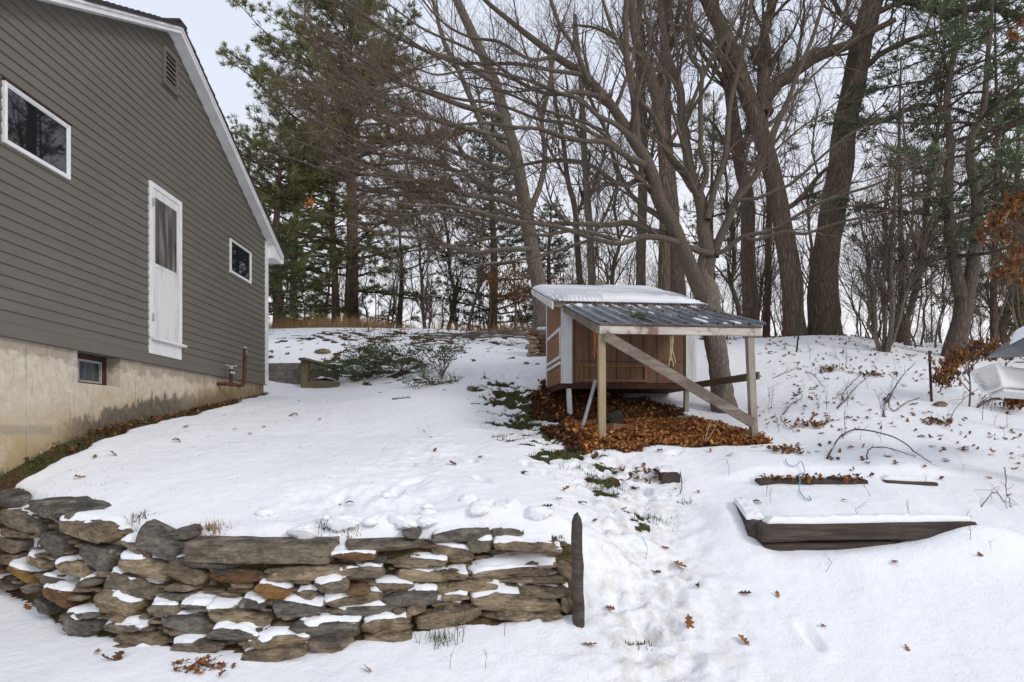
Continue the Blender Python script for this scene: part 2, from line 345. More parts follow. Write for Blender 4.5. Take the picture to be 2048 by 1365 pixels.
_sh = [tuple(at(*p)) for p in _pix] + [(-8,6,-.35),(-8,13,.95),(-1.8,8,-.12),(-1.5,10,.28),(-.3,9,.03),(-12,20,3.1),(14,13,1.9),(14,8,.5),(-5.5,3.5,-1.5),
 (0,0,-1.75),(-7,0,-1.75),(9,0,-1.7),(0,-12,-1.9),(-30,-12,-1.9),(30,-12,-1.8),(0,26,3.1),(-30,30,3),(12,24,2.2),(30,30,2.2),(25,10,1.4),(0,55,2.4),(-40,55,2),(45,55,1.5)]
_lo = [tuple(at(*p)) for p in [(0,1183,5.46),(115,1245,4.78),(330,1300,4.24),(500,1312,4.1),(750,1285,4.3),(1000,1250,4.4),(1140,1235,4.47),(100,1365,3.75),(500,1365,3.8),(900,1365,3.85)]]
_up = [tuple(at(*p)) for p in [(0,990,5.62),(150,1012,5.1),(330,1062,4.74),(500,1080,4.6),(660,1082,4.6),(850,1068,4.75),(1000,1052,4.85),(1110,1052,4.85)]]
def _fit(pts): a = np.array(pts); return tps_fit(a[:, :2], a[:, 2])
T_LO = _fit([p for p in _sh if not (p[0] < -3 and 5 < p[1] < 7)] + _lo); T_UP = _fit(_sh + _up)
# the dry stone wall in plan: foot line and head line
_foot = np.array([at(*p) for p in [(-60,1183,5.5),(0,1183,5.46),(70,1200,5.15),(115,1245,4.78),(200,1278,4.45),(330,1300,4.24),(500,1312,4.1),(640,1300,4.18),(750,1285,4.3),(880,1255,4.38),(1000,1250,4.4),(1140,1235,4.47),(1170,1230,4.48)]])
_head = np.array([at(*p) for p in [(-60,985,5.66),(0,985,5.62),(150,1008,5.1),(230,1028,4.92),(330,1055,4.74),(400,1072,4.66),(500,1077,4.6),(660,1078,4.6),(850,1068,4.75),(1000,1055,4.85),(1110,1055,4.85),(1170,1080,4.85)]])
XE = .53
def wall_lines(X):
    yb = np.interp(X, np.append(_foot[:, 0], [1.5, 4]), np.append(_foot[:, 1], [4.0, 3.8]))
    yt = np.interp(X, np.append(_head[:, 0], [1.1, 1.7, 4]), np.append(_head[:, 1], [5.6, 6.6, 8]))
    return yb, yt
def bed_box(X, Y, x0, x1, y0, y1, e): return sstep(x0 - e, x0 + e, X) * (1 - sstep(x1 - e, x1 + e, X)) * sstep(y0 - .03, y0 + .03, Y) * (1 - sstep(y1 - e * 2, y1 + e * 2, Y))
def H0(X, Y):
    X = np.asarray(X, float); Y = np.asarray(Y, float)
    Xc = np.clip(X, -45, 45); Yc = np.clip(Y, -14, 60)
    lo = tps_eval(T_LO, Xc, Yc); up = tps_eval(T_UP, Xc, Yc)
    yb, yt = wall_lines(X)
    t = np.clip((Y - yb - .11) / np.maximum(yt - yb - .05, .08), 0, 1)
    t = np.where(X > XE, t * t * (3 - 2 * t), t)
    h = lo + (up - lo) * t
    # raised beds on the right
    h = h + .13 * bed_box(X, Y, 2.3, 4.0, 5.53, 6.3, .28) + .11 * bed_box(X, Y, 2.4, 4.6, 6.78, 7.5, .3)
    h = h - .05 * np.exp(-(((X - 2.75) / .5) ** 2 + ((Y - 5.36) / .16) ** 2)) + .17 * np.exp(-(((X - 4.0) / .42) ** 2 + ((Y - 5.32) / .24) ** 2)) + .10 * np.exp(-(((X - 1.98) / .17) ** 2 + ((Y - 5.75) / .36) ** 2)) + .06 * np.exp(-(((X - 3.2) / 1.3) ** 2 + ((Y - 5.25) / .2) ** 2))
    # heap of snow round the two big trunks, rolled snow lip over the right end of the wall
    h = h + .22 * np.exp(-(((X - 7.25) / 1.5) ** 2 + ((Y - 14.3) / .8) ** 2))
    h = h + .075 * np.exp(-(((Y - yt - .13) / .12) ** 2)) * sstep(-.9, -.4, X) * (1 - sstep(.42, .56, X))
    h = h + .05 * np.exp(-(((Y - yt - .16) / .12) ** 2)) * sstep(-2.2, -1.9, X) * (1 - sstep(-.9, -.7, X)) * (.4 + 1.2 * vnoise(X * 5, Y * 5, 3))
    return h
PATH = np.array([at(1330, 1365, 3.86), at(1310, 1200, 4.6), at(1270, 1050, 5.7), at(1235, 980, 6.5), at(1150, 900, 7.8), at(1070, 850, 9), at(1015, 790, 11), at(1010, 720, 13.5)])[:, :2]
def seg_dist(X, Y, L):
    d = np.full(np.shape(X), 1e9)
    for a, b in zip(L[:-1], L[1:]):
        ab = b - a; t = np.clip(((X - a[0]) * ab[0] + (Y - a[1]) * ab[1]) / (ab @ ab), 0, 1)
        d = np.minimum(d, np.hypot(X - a[0] - t * ab[0], Y - a[1] - t * ab[1]))
    return d
def H(X, Y):
    X = np.asarray(X, float); Y = np.asarray(Y, float)
    h = H0(X, Y)
    near = np.exp(-np.maximum(np.hypot(X, Y) - 18, 0) / 8)
    h = h + near * (.05 * (fbm(X * .8, Y * .8, 11, 2) - .5) + .035 * (fbm(X * 2.1, Y * 1.4, 12, 2) - .5))
    return h
def H1(X, Y):                                   # with trodden snow
    h = H(X, Y)
    p = np.exp(-(seg_dist(X, Y, PATH) / .62) ** 2)
    q = np.exp(-(((X + 1.15) / .75) ** 2 + ((Y - 5.25) / .45) ** 2)) + .7 * np.exp(-(((X + .9) / .6) ** 2 + ((Y - 7) / 1.2) ** 2))
    w = np.clip(1.15 * p * (Y < 14) + q, 0, 1)
    h = h + w * (.13 * (fbm(X * 4.5, Y * 4.5, 21, 4) - .55) + .05 * (np.abs(vnoise(X * 11, Y * 11, 22) - .5) - .25) + .03 * (vnoise(X * 24, Y * 24, 23) - .5) - .02)
    h = h + .012 * (fbm(X * 6, Y * 6, 24, 3) - .5) * (np.hypot(X, Y) < 20)
    rng = np.random.RandomState(4)
    for k in range(70):                         # single footprints
        if k < 54: s = rng.rand() * (len(PATH) - 1.01); i = int(s); c = PATH[i] + (PATH[i + 1] - PATH[i]) * (s - i) + rng.normal(0, .22, 2)
        else: c = np.array([(-1.6 + .34 * (k - 54)) * .9 + rng.normal(0, .15), 5.3 + .22 * (k - 54) + rng.normal(0, .2)])
        if k == 29: c = np.array([2.05, 4.3])
        a = rng.normal(.2, .5); dx = X - c[0]; dy = Y - c[1]; u = dx * math.cos(a) - dy * math.sin(a); v = dx * math.sin(a) + dy * math.cos(a)
        r = (u / .055) ** 2 + (v / .14) ** 2
        h = h - .045 * np.exp(-r ** 2) + .016 * np.exp(-(r - 1.9) ** 2 * 2)
    return h
def gz(x, y): return float(H1(np.array([x]), np.array([y]))[0])
_ys = np.concatenate([np.arange(3.6, 16, .04), np.arange(16, 40, .15)])
def gp(px, py):                                  # where the sight line through a photo pixel meets the ground
    X = (px - CX) / F * _ys; Z = (HY - py) / F * _ys; d = Z - H(X, _ys)
    k = np.argmax(d <= 0) if (d <= 0).any() else len(d) - 1
    y = _ys[k]; x = (px - CX) / F * y
    return np.array([x, y, gz(x, y)])

def cov_fields(X, Y):
    Ys = np.maximum(Y, .5); px = CX + F * X / Ys; Z = H0(X, Y); py = HY - F * Z / Ys
    n1 = fbm(X * 1.6, Y * 1.6, 31, 4); n2 = fbm(X * 4.5 + Y * 1.2, Y * 6.5, 33, 4)
    # leaf bed under the lean-to and the coop (coop frame)
    u, v = coop_uv(X, Y)
    e = (n1 - .5) * .9
    bed = sstep(-.45, -.1, u + e + .25 * (v < -1)) * (1 - sstep(1.75, 2.1, u + e * .8 - np.clip(-v - .6, 0, 1) * .25 + np.clip(v, 0, 2) * .5)) * sstep(-2.75, -2.45, v + e * .5) * (1 - sstep(1.7, 2.1, v + e))
    n = fbm(X * 3, Y * 3, 35, 3)
    strip_w = np.interp(Y, [5, 6.5, 8, 10.4, 11.0], [.16, .27, .28, .17, .0]) + (n - .5) * .2
    hx = X + 4.58 + .0192 * Y
    strip = (1 - sstep(strip_w - .03, strip_w + .04, hx)) * (hx > -.3) * (Y < 12.6) * (Y > 5.2)
    # thawed strips left of the coop, bank, wooded slope
    def blob(cx, cy, rx, ry): return np.exp(-(((px - cx) / rx) ** 2 + ((py - cy) / ry) ** 2))
    c = .54 * blob(1045, 825, 80, 55) + .50 * blob(1120, 900, 105, 36) + .45 * blob(1210, 965, 80, 38) + .36 * blob(990, 775, 100, 32) + .30 * blob(1290, 1040, 50, 60) + .3 * blob(1275, 1280, 40, 30)
    c = c + .52 * (Y > 14.2) * (1 - sstep(17.5, 20.5, Y)) * (px < 1060) * (.55 + .45 * blob(760, 672, 330, 14)) + .5 * blob(760, 745, 120, 35)
    c = np.where(Y > 20.2, np.maximum(c, .75), c)
    rs = (px > 1530) & (py < 905)
    c = np.where(rs & (Y < 16), np.maximum(c, .22 * sstep(905, 800, py)), c); c = np.where((Y > 14.6) & (px > 1400), np.maximum(c, .45), c)
    c = np.maximum(c, .33 * blob(1580, 905, 90, 14))
    c = np.maximum(c, .36 * blob(395, 1335, 46, 26))
    patch = sstep(1 - c - .08, 1 - c + .06, n2 * .95 + n1 * .2 - .08)
    bare = np.maximum(np.maximum(bed, strip), patch * (c > .02))
    green = np.maximum(strip * .9 * sstep(.45, .6, fbm(X * 5, Y * 5, 39, 2)), patch * (px < 1330) * (Y < 13) * .8 * (1 - bed))
    yb, yt = wall_lines(X)
    t = (Y - yb - .02) / np.maximum(yt - yb, .1)
    wallm = ((t > 0) & (t < .96) & (X < XE) & (X > -5.2)).astype(float)
    dirt = np.exp(-(seg_dist(X, Y, PATH) / .5) ** 2) * (Y < 10)
    return np.maximum(bare, wallm), green * (1 - wallm), wallm, dirt, bed

# coop frame
CA = math.radians(5.66); CO = np.array([.816, 10.2])
def coop_uv(X, Y):
    dx = X - CO[0]; dy = Y - CO[1]; return dx * math.cos(CA) + dy * math.sin(CA), -dx * math.sin(CA) + dy * math.cos(CA)
def coop_w(u, v): return CO[0] + u * math.cos(CA) - v * math.sin(CA), CO[1] + u * math.sin(CA) + v * math.cos(CA)

def ground():
    xs = np.concatenate([-np.geomspace(300, 26, 12), np.arange(-25, -6.5, .5), np.arange(-6.5, 9.2, .032), np.arange(9.2, 14, .12), np.arange(14, 28, .6), np.geomspace(28, 300, 12)])
    ys = np.concatenate([-np.geomspace(200, 6, 10), np.arange(-5, 3.4, .35), np.arange(3.4, 11.5, .03), np.arange(11.5, 22, .07), np.arange(22, 40, .6), np.geomspace(41, 450, 14)])
    xs = np.unique(xs); ys = np.unique(ys)
    X, Y = np.meshgrid(xs, ys); X = X.ravel(); Y = Y.ravel()
    Z = H1(X, Y); bare, green, soil, dirt, bed = cov_fields(X, Y)
    Z = Z - .028 * np.clip(bare, 0, 1) * (1 - soil) + bed * (.05 * fbm(X * 2, Y * 2, 51, 3)) + soil * .05 * (fbm(X * 9, Y * 9, 52, 3) - .5)
    # keep the earth inside the house footprint below the sill
    ny, nx = len(ys), len(xs); a = (np.arange(ny - 1) * nx)[:, None] + np.arange(nx - 1)[None]
    f = np.stack([a, a + 1, a + nx + 1, a + nx], -1).reshape(-1, 4)
    mb = MB(); mb.add(np.stack([X, Y, Z], 1), f)
    o = mb.build('ground', M['ground'], smooth=True, attr=dict(bare=bare, green=green, soil=soil, dirt=dirt))
    tag(o, 'snow covered sloping yard with bare leafy patches', None, None, 'structure')
ground()

# ================================================================== the dry stone wall
STONES = []   # x0, y0, x1, y1 in photo pixels, kind, snow, tilt in degrees
for s in """-60 70 230 180 k 0 4|195 140 775 255 k 0 6|-60 190 460 330 g 1 6|435 250 880 405 b 1 9|-60 355 240 480 g 1 7|0 310 290 375 b 0 0|225 335 560 520 k 0 2|540 400 850 615 k 0 14|905 300 1310 520 k 0 20|830 400 1140 530 g 1 20|1165 325 1330 400 k 0 5|1310 396 2240 540 g 0 0|-60 490 215 560 b 0 -3|170 510 400 605 t 1 8|340 540 690 640 t 1 2|800 515 1220 675 t 1 10|1130 560 1410 690 b 0 18|1180 520 1610 600 k 1 3|1430 610 1800 695 o 0 0|1800 560 2420 665 t 0 -2|40 555 345 690 O 1 12|-60 580 60 650 b 0 0|-60 665 180 735 g 1 3|160 690 310 760 g 0 0|305 640 490 725 g 1 17|550 655 690 715 g 1 0|690 635 1130 775 g 1 8|1140 690 1350 750 b 0 0|1740 660 1950 815 O 1 15|300 715 600 855 o 1 3|635 745 985 890 t 1 8|230 770 440 905 k 0 12|1085 755 1310 805 g 0 -6|1030 805 1290 910 g 1 2|1260 805 1450 850 g 1 0|1375 855 1845 955 t 1 6|1640 800 1810 860 k 1 2|1840 800 2175 910 k 1 2|385 885 755 1015 k 1 5|565 875 730 925 k 1 0|715 950 1045 1010 g 1 -2|760 890 910 940 b 0 20|1110 905 1480 1025 k 1 6|1410 970 1785 1055 k 1 0|470 1010 705 1100 k 0 8|715 1015 1200 1105 b 0 0|800 1100 1075 1160 b 1 0|1165 1055 1560 1165 g 1 -2|1690 1030 2093 1120 t 1 -2|1650 1115 2060 1215 b 1 -4|1470 600 1600 640 k 0 0""".split('|'):
    a = s.split(); x0, y0, x1, y1 = map(float, a[:4]); STONES.append((x0 / 3.37, 960 + y0 / 3.37, x1 / 3.37, 960 + y1 / 3.37, a[4], int(a[5]), float(a[6])))
for s in """420 355 845 412 g 0 0|310 408 590 472 o 1 2|735 288 850 348 k 0 0|918 288 1258 382 k 1 -4|1275 285 1462 335 g 1 0|1130 335 1288 412 g 1 -3|1288 330 1652 416 b 1 3|910 385 1165 490 b 1 8|1570 390 1695 447 g 1 0|480 455 630 502 k 0 -3|680 462 1000 522 b 1 2|1143 473 1642 582 b 1 -4|350 513 606 606 g 1 -2|715 533 1030 612 t 1 7|980 540 1140 590 b 1 2|205 583 402 662 g 1 -4|562 608 802 672 b 1 2|942 608 1302 674 t 1 -3|1383 578 1717 628 b 1 3|1438 623 1732 681 b 1 3|1660 490 1768 612 b 0 55|265 668 602 752 b 1 -4|613 658 937 757 k 1 -5|972 678 1140 722 t 1 0|882 718 1087 767 b 1 0|1148 668 1692 802 t 1 5|92 653 217 707 b 1 0|272 743 682 832 k 1 -3|552 788 692 842 k 1 -8|468 808 772 892 b 1 -3|500 850 777 918 b 0 -4|818 753 1202 884 b 0 -7|740 738 872 812 t 0 -15|63 838 458 948 k 1 3|178 928 442 1012 g 0 2|498 903 792 988 b 0 -2|1308 788 1532 842 t 0 3|1558 778 1682 822 t 0 -8|1688 703 1762 802 t 0 88|398 628 532 682 o 0 0|676 760 752 792 b 0 0""".split('|'):
    a = s.split(); x0, y0, x1, y1 = map(float, a[:4]); STONES.append((560 + x0 / 3.012, 960 + y0 / 3.012, 560 + x1 / 3.012, 960 + y1 / 3.012, a[4], int(a[5]), float(a[6])))

def cube_sphere(n):
    V = []; Fc = []; idx = {}
    def vid(p):
        k = tuple(np.round(p, 6))
        if k not in idx: idx[k] = len(V); V.append(p)
        return idx[k]
    g = np.linspace(-1, 1, n + 1)
    for ax in range(3):
        for sg in (-1, 1):
            for i in range(n):
                for j in range(n):
                    q = []
                    for (a, b) in ((i, j), (i + 1, j), (i + 1, j + 1), (i, j + 1)):
                        p = [0, 0, 0]; p[ax] = sg; p[(ax + 1) % 3] = g[a]; p[(ax + 2) % 3] = g[b]; q.append(vid(tuple(p)))
                    Fc.append(q if sg > 0 else q[::-1])
    V = np.array(V); return V, np.array(Fc)
CS_V, CS_F = cube_sphere(15)
CL_V, CL_F = cube_sphere(5)
def rock(w, d, h, seed, e=.55, rough=.14, low=False, flat=False):
    r = np.random.RandomState(seed); B = CL_V if low else CS_V
    V = B * (1 - e) + B / np.linalg.norm(B, axis=1, keepdims=True) * e
    ez = 0 if flat else r.uniform(.15, .6); V[:, 2] *= 1 - ez * np.clip(np.abs(V[:, 0]) - .25, 0, 1) ** 1.5
    V = V * np.array([1, 1, 1.0])
    # wedge, taper and lumps so no two stones are alike
    if flat: V = V + (fbm(V[:, 0] * 4, V[:, 2] * 3, 5, 3) - .5)[:, None] * np.array([.02, .12, .12]); return V * np.array([w, d, h]) / 2
    V[:, 2] *= 1 + r.uniform(-.28, .28) * V[:, 0] + r.uniform(-.2, .2) * V[:, 0] ** 2
    tpr = r.uniform(.0, .32); sx = r.choice([-1, 1]); V[:, 2] *= 1 - tpr * np.clip(sx * V[:, 0], 0, 1) ** 2
    V[:, 0] *= 1 + r.uniform(-.12, .12) * V[:, 2]; V[:, 1] *= 1 + r.uniform(-.15, .1) * V[:, 2]
    o = r.uniform(0, 50, 3)
    for fr, am in ((1.3, 1.1), (2.8, .75), (6.5, .5), (13, .3)):
        k = fbm(V[:, 0] * fr * (w / max(h, .05)) ** .5 + o[0], V[:, 2] * fr + V[:, 1] * fr * .7 + o[1], seed, 2) - .5
        V = V + (V / np.linalg.norm(V, axis=1, keepdims=True)) * (k * am * rough * 1.5)[:, None] * np.array([.6, 1, 1.1])
    # split faces: cut a couple of flat chips
    for k in range(9):
        nrm = r.normal(0, 1, 3) * np.array([1, .9, .9]); nrm /= np.linalg.norm(nrm); dd = r.uniform(.72, .95) * np.abs(nrm).sum() * .82
        ov = np.maximum(V @ nrm - dd, 0); V = V - ov[:, None] * nrm * .92
    return V * np.array([w, d, h]) / 2
def normals(V, Fq):
    n = np.zeros_like(V); a = V[Fq[:, 2]] - V[Fq[:, 0]]; b = V[Fq[:, 3]] - V[Fq[:, 1]]; c = np.cross(a, b)
    for k in range(Fq.shape[1]): np.add.at(n, Fq[:, k], c)
    return n / (np.linalg.norm(n, axis=1, keepdims=True) + 1e-9)

def stone_wall():
    w0 = at(600, 1305, 4.2)
    W = thing('stone_wall', 'low dry stone retaining wall of flat slabs dusted with snow', 'stone wall', w0)
    hx, hy, hz = _head[:, 0], _head[:, 1], _head[:, 2]
    fpx = CX + F * _foot[:, 0] / _foot[:, 1]; fpy = HY - F * _foot[:, 2] / _foot[:, 1]; hpx = CX + F * hx / hy; hpy = HY - F * hz / hy
    rng = np.random.RandomState(5)
    for i, (x0, y0, x1, y1, kind, sn, tilt) in enumerate(STONES):
        cx, cy = (x0 + x1) / 2, (y0 + y1) / 2
        tb, tt = np.interp(cx, fpx, fpy), np.interp(cx, hpx, hpy); t = np.clip((tb - cy) / (tb - tt), -.05, 1.05)
        Y = np.interp(cx, fpx, _foot[:, 1]) * (1 - t) + np.interp(cx, hpx, hy) * t
        w = (x1 - x0) / F * Y * 1.08; h = (y1 - y0) / F * Y * 1.0
        d = min(max(.26, w * .55), .5) * rng.uniform(.9, 1.15)
        ta = math.radians(tilt)
        if 70 > abs(tilt) > 10 and w > h: h *= .82
        if abs(tilt) > 50: w, h = max(w, h) * (1 if abs(tilt) > 80 else .95), min(w, h) * .8
        c = at(cx, cy, Y); c[1] += d * .5 - .07 - .06 * (t > .84) + rng.uniform(-.03, .02)
        # follow the curve of the wall in plan
        e = .3; ya = np.interp(c[0] - e, _foot[:, 0], _foot[:, 1]); yb = np.interp(c[0] + e, _foot[:, 0], _foot[:, 1]); yaw = math.atan2(yb - ya, 2 * e) * .75
        V = rock(w, d, h * .92, 100 + i, e=.30 if kind != 'k' else .26, rough=.13) if i != 11 else rock(w, d, h, 7, e=.10, rough=.035, flat=True)
        R = np.array(Matrix.Rotation(yaw, 3, 'Z') @ Matrix.Rotation(ta, 3, 'Y') @ Matrix.Rotation(rng.normal(.06, .05), 3, 'X'))
        V = V @ R.T + c
        mb = MB(); mb.add(V, CS_F); o = mb.build('stone', M[kind], W, smooth=True)
        if sn:                                                   # snow lying on the ledge of the stone
            nn = normals(V, CS_F); ext = rng.uniform(-.5, .02)
            sm = nn.copy()
            for _ in range(2):
                acc = np.zeros_like(sm); q = sm[CS_F].mean(1)
                for k in range(4): np.add.at(acc, CS_F[:, k], q)
                sm = acc / (np.linalg.norm(acc, axis=1, keepdims=True) + 1e-9)
            k2 = fbm(V[:, 0] * 6 + i, V[:, 1] * 9, 60 + i, 3); side_ = rng.choice([-1, 1]) * (V[:, 0] - c[0]) / w
            th = np.clip((sm[:, 2] - .62) * 2.6, -1, .7) + (k2 - .5) * 1.5 + ext + side_ * .5 - .12 + np.clip((V[:, 1] - c[1]) / d * 1.5 + .12, -.6, .35)
            th = np.clip(th, -.3, .5); off = np.where(th > 0, .024 * np.maximum(th * 2, 0) ** .75, th * .03)
            sel = (th[CS_F] > 0).any(1) & (sm[CS_F].mean(1)[:, 2] > .2)
            fs = CS_F[sel]
            if len(fs) > 3:
                us, inv = np.unique(fs, return_inverse=True); fs = inv.reshape(fs.shape)
                ms = MB(); ms.add(V[us] + sm[us] * (off[us] * .35)[:, None] + np.array([0, 0, 1]) * (off[us] * .75)[:, None], fs)
                so = ms.build('snow', M['snow'], None, smooth=True, loc=w0); so.parent = o; so.location = (0, 0, 0)
    # small chinking stones wedged between the slabs: one part
    mb = MB()
    for k in range(420):
        px = rng.uniform(0, 1140); tb, tt = np.interp(px, fpx, fpy), np.interp(px, hpx, hpy); t = rng.uniform(.04, .9); py = tb + (tt - tb) * t
        Y = np.interp(px, fpx, _foot[:, 1]) * (1 - t) + np.interp(px, hpx, hy) * t
        V = rock(rng.uniform(.05, .2), rng.uniform(.08, .16), rng.uniform(.02, .055), 900 + k % 40, low=True)
        mb.add(V + at(px, py, Y) + np.array([0, rng.uniform(.03, .1), 0]), CL_F)
    tag(mb.build('rubble', M['b'], W, smooth=True), kind='stuff')
    # moss and grass growing in the joints
    mb = MB(); n = 0
    while n < 60:
        px = rng.uniform(690, 1150) if n < 42 else rng.uniform(60, 690); tb, tt = np.interp(px, fpx, fpy), np.interp(px, hpx, hpy); t = rng.uniform(.2, .93); py = tb + (tt - tb) * t
        Y = np.interp(px, fpx, _foot[:, 1]) * (1 - t) + np.interp(px, hpx, hy) * t; c = at(px, py, Y) + np.array([0, .05, 0])
        m = 26; a = rng.uniform(0, 6.3, m); p = c + rng.normal(0, 1, (m, 3)) * np.array([.04, .02, .012]); L = rng.uniform(.015, .04, m)
        tip = p + np.stack([np.cos(a) * L * .7, -np.abs(np.sin(a)) * L * .6, L * .8], 1); s = np.stack([np.sin(a), np.cos(a), 0 * a], 1) * .006
        mb.add(np.stack([p - s, p + s, tip], 1).reshape(-1, 3), np.arange(m * 3).reshape(-1, 3)); n += 1
    tag(mb.build('moss', M['grass'], W), kind='stuff')
stone_wall()
def slab_post():
    c = at(1157, 1228, 4.42); mb = MB(); n = 14
    z = np.concatenate([np.linspace(-.12, .64, n - 5), [.655, .67, .682, .692, .70]]); ang = np.linspace(0, 2 * np.pi, 13)[:-1]; V = []
    for zz in z:
        f = 1 - .14 * max(0, zz) ; tp = 1 if zz < .64 else max(.5, 1 - ((zz - .64) / .075) ** 2)
        for a in ang:
            ca, sa = math.cos(a), math.sin(a); q = (abs(ca) ** 5 + abs(sa) ** 5) ** (-1 / 5)
            V.append((ca * q * .040 * f * tp + .004 * math.sin(zz * 23) - .022 * zz, sa * q * .06 * f + .008 * math.sin(zz * 11 + a), zz + .012 * math.sin(a * 2)))
    V = np.array(V); V += ((fbm(V[:, 0] * 30 + 3, V[:, 2] * 12 + V[:, 1] * 30, 8, 3) - .5) * .008)[:, None] * np.array([1, 1, 0])
    m = len(ang); f = [(i * m + j, i * m + (j + 1) % m, (i + 1) * m + (j + 1) % m, (i + 1) * m + j) for i in range(n - 1) for j in range(m)]
    mb.add(V + c, f); mb.f.append(np.array([[(n - 1) * m + j for j in range(m)]])); mb.m.append(np.zeros(1, np.int32))
    tag(mb.build('slate_post', M['post'], smooth=True, loc=c), 'narrow upright slate slab standing at the right end of the stone wall', 'stone post')
slab_post()
def wall_snow():                                          # broken snow rolled over the head of the wall
    rng = np.random.RandomState(61); mb = MB()
    for k in range(26):
        X = rng.uniform(-1.55, .42) if k < 24 else rng.uniform(-2.2, -.9); yb, yt = wall_lines(np.array([X])); w = rng.uniform(.03, .13) * rng.uniform(.7, 1.6) * (1.25 if X > -.5 else 1); y = yt[0] + .05 + abs(rng.normal(0, .22)); z = gz(X, y + .05)
        mb.add(rock(w * 1.5, w * 1.2, w * .8, 300 + k, .95, .22, low=False if w > .1 else True) + np.array([X, y, z - w * .09]), CS_F if w > .1 else CL_F)
    tag(mb.build('snow_cover', M['snow'], smooth=True), 'broken lumps of snow along the head of the stone wall', None, None, 'structure')
wall_snow()

# ================================================================== the house
HA = math.atan(.0192); HD = 4.58
def hw(x, y): return -HD + x * math.cos(HA) - y * math.sin(HA), x * math.sin(HA) + y * math.cos(HA)
def house():
    Hs = thing('house', 'grey-brown clapboard house with white trim on a stained concrete foundation', 'house', (-HD, 0, 0), HA)
    Y0, Y1, PK = 5.0, 12.26, 8.63; SB = .86; EV = 3.64; RG = 5.47; SL = (RG - EV) / (Y1 - PK); DEP = 9.0
    def roofz(y): return RG - SL * abs(y - PK)
    # clapboards
    mb = MB(); rng = np.random.RandomState(2); z = SB + .13; ex = .1075
    mb.box((-.16, Y0, SB - .004), (.011, Y1 - .0, z + .02))                 # skirt board
    while z < RG - .01:
        zt = min(z + ex + .02, RG)
        def span(zz):
            r = (RG - zz) / SL; return max(Y0, PK - r), min(Y1, PK + r)
        a0, b0 = span(z); a1, b1 = span(zt)
        if b0 - a0 < .02: break
        m = max(2, int((b0 - a0) / .5)); u = np.linspace(0, 1, m + 1); yb_, yt_ = a0 + (b0 - a0) * u, max(a0, a1) + (max(min(b0, b1), a1) - max(a0, a1)) * u; p = .0145 + .0012 * (vnoise(yb_ * .9, yb_ * 0 + z * 40, 3) - .5); O = np.ones(m + 1)
        V = np.concatenate([np.stack([-.015 * O, yb_, z * O], 1), np.stack([p, yb_, z * O], 1), np.stack([p, yb_, (z + .008) * O], 1), np.stack([-.0005 * O, yt_, zt * O], 1)]); i = np.arange(m); k = m + 1
        mb.add(V, np.concatenate([np.stack([i + r * k, i + 1 + r * k, i + 1 + (r + 1) * k, i + (r + 1) * k], 1) for r in range(3)]))
        z += ex
    # body behind the boards
    mb.add([(-.03, Y0, SB), (-.03, Y1 - .01, SB), (-.03, Y1 - .01, EV), (-.03, PK, RG), (-.03, Y0, EV), (-DEP, Y0, SB), (-DEP, Y1 - .01, SB), (-DEP, Y1 - .01, EV), (-DEP, PK, RG), (-DEP, Y0, EV)], [(0, 1, 2, 3, 4), (9, 8, 7, 6, 5)])
    mb.add([(-.03, Y0, SB), (-.03, Y1 - .01, SB), (-.03, Y1 - .01, EV), (-.03, Y0, EV), (-DEP, Y0, SB), (-DEP, Y1 - .01, SB), (-DEP, Y1 - .01, EV), (-DEP, Y0, EV)], [(1, 5, 6, 2), (4, 0, 3, 7), (0, 4, 5, 1)])
    mb.build('siding', M['siding'], Hs)
    mb = MB(); mb.box((-.10, Y1 - .105, SB + .004), (.03, Y1 + .03, EV + .02)); mb.build('corner_board', M['trimwhite'], Hs, bevel=.004)
    # foundation with the basement window opening
    wy0, wy1, wz0 = 6.83, 7.60, .506; mb = MB(); B = -1.7; fx = -.035
    ys_ = [Y0 + .03, wy0, wy1, Y1 - .06]; zs_ = [B, wz0, SB - .006]; rx = -.40
    q = lambda pts: mb.add(pts, [tuple(range(len(pts)))])
    for i in range(3):
        for j in range(2):
            if (i, j) != (1, 1): q([(fx, ys_[i], zs_[j]), (fx, ys_[i + 1], zs_[j]), (fx, ys_[i + 1], zs_[j + 1]), (fx, ys_[i], zs_[j + 1])])
    zt_ = SB - .006
    q([(rx, wy0, wz0), (fx, wy0, wz0), (fx, wy0, zt_), (rx, wy0, zt_)]); q([(fx, wy1, wz0), (rx, wy1, wz0), (rx, wy1, zt_), (fx, wy1, zt_)]); q([(fx, wy0, wz0), (rx, wy0, wz0), (rx, wy1, wz0), (fx, wy1, wz0)]); q([(rx, wy0, wz0), (rx, wy0, zt_), (rx, wy1, zt_), (rx, wy1, wz0)])
    yE, yS = Y1 - .06, Y0 + .03
    q([(fx, yE, B), (-DEP, yE, B), (-DEP, yE, zt_), (fx, yE, zt_)]); q([(-DEP, yS, B), (fx, yS, B), (fx, yS, zt_), (-DEP, yS, zt_)]); q([(-DEP, yE, B), (-DEP, yS, B), (-DEP, yS, zt_), (-DEP, yE, zt_)])
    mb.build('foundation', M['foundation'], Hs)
    bw = MB(); x = -.20
    for lo, hi in (((x - .05, wy0 + .001, SB - .06), (x, wy1 - .001, SB - .008)), ((x - .05, wy0 + .001, wz0 + .001), (x, wy1 - .001, wz0 + .03)), ((x - .05, wy1 - .07, wz0 + .03), (x, wy1 - .001, SB - .06)), ((x - .05, wy0 + .001, wz0 + .03), (x, wy0 + .03, SB - .06))): bw.box(lo, hi)
    b = bw.build('basement_window', M['darkwood'], Hs)
    fr = MB()
    for yy in (wy0 + .03, wy0 + .27, wy1 - .095): fr.box((x - .045, yy, wz0 + .03), (x - .012, yy + .024, SB - .06))
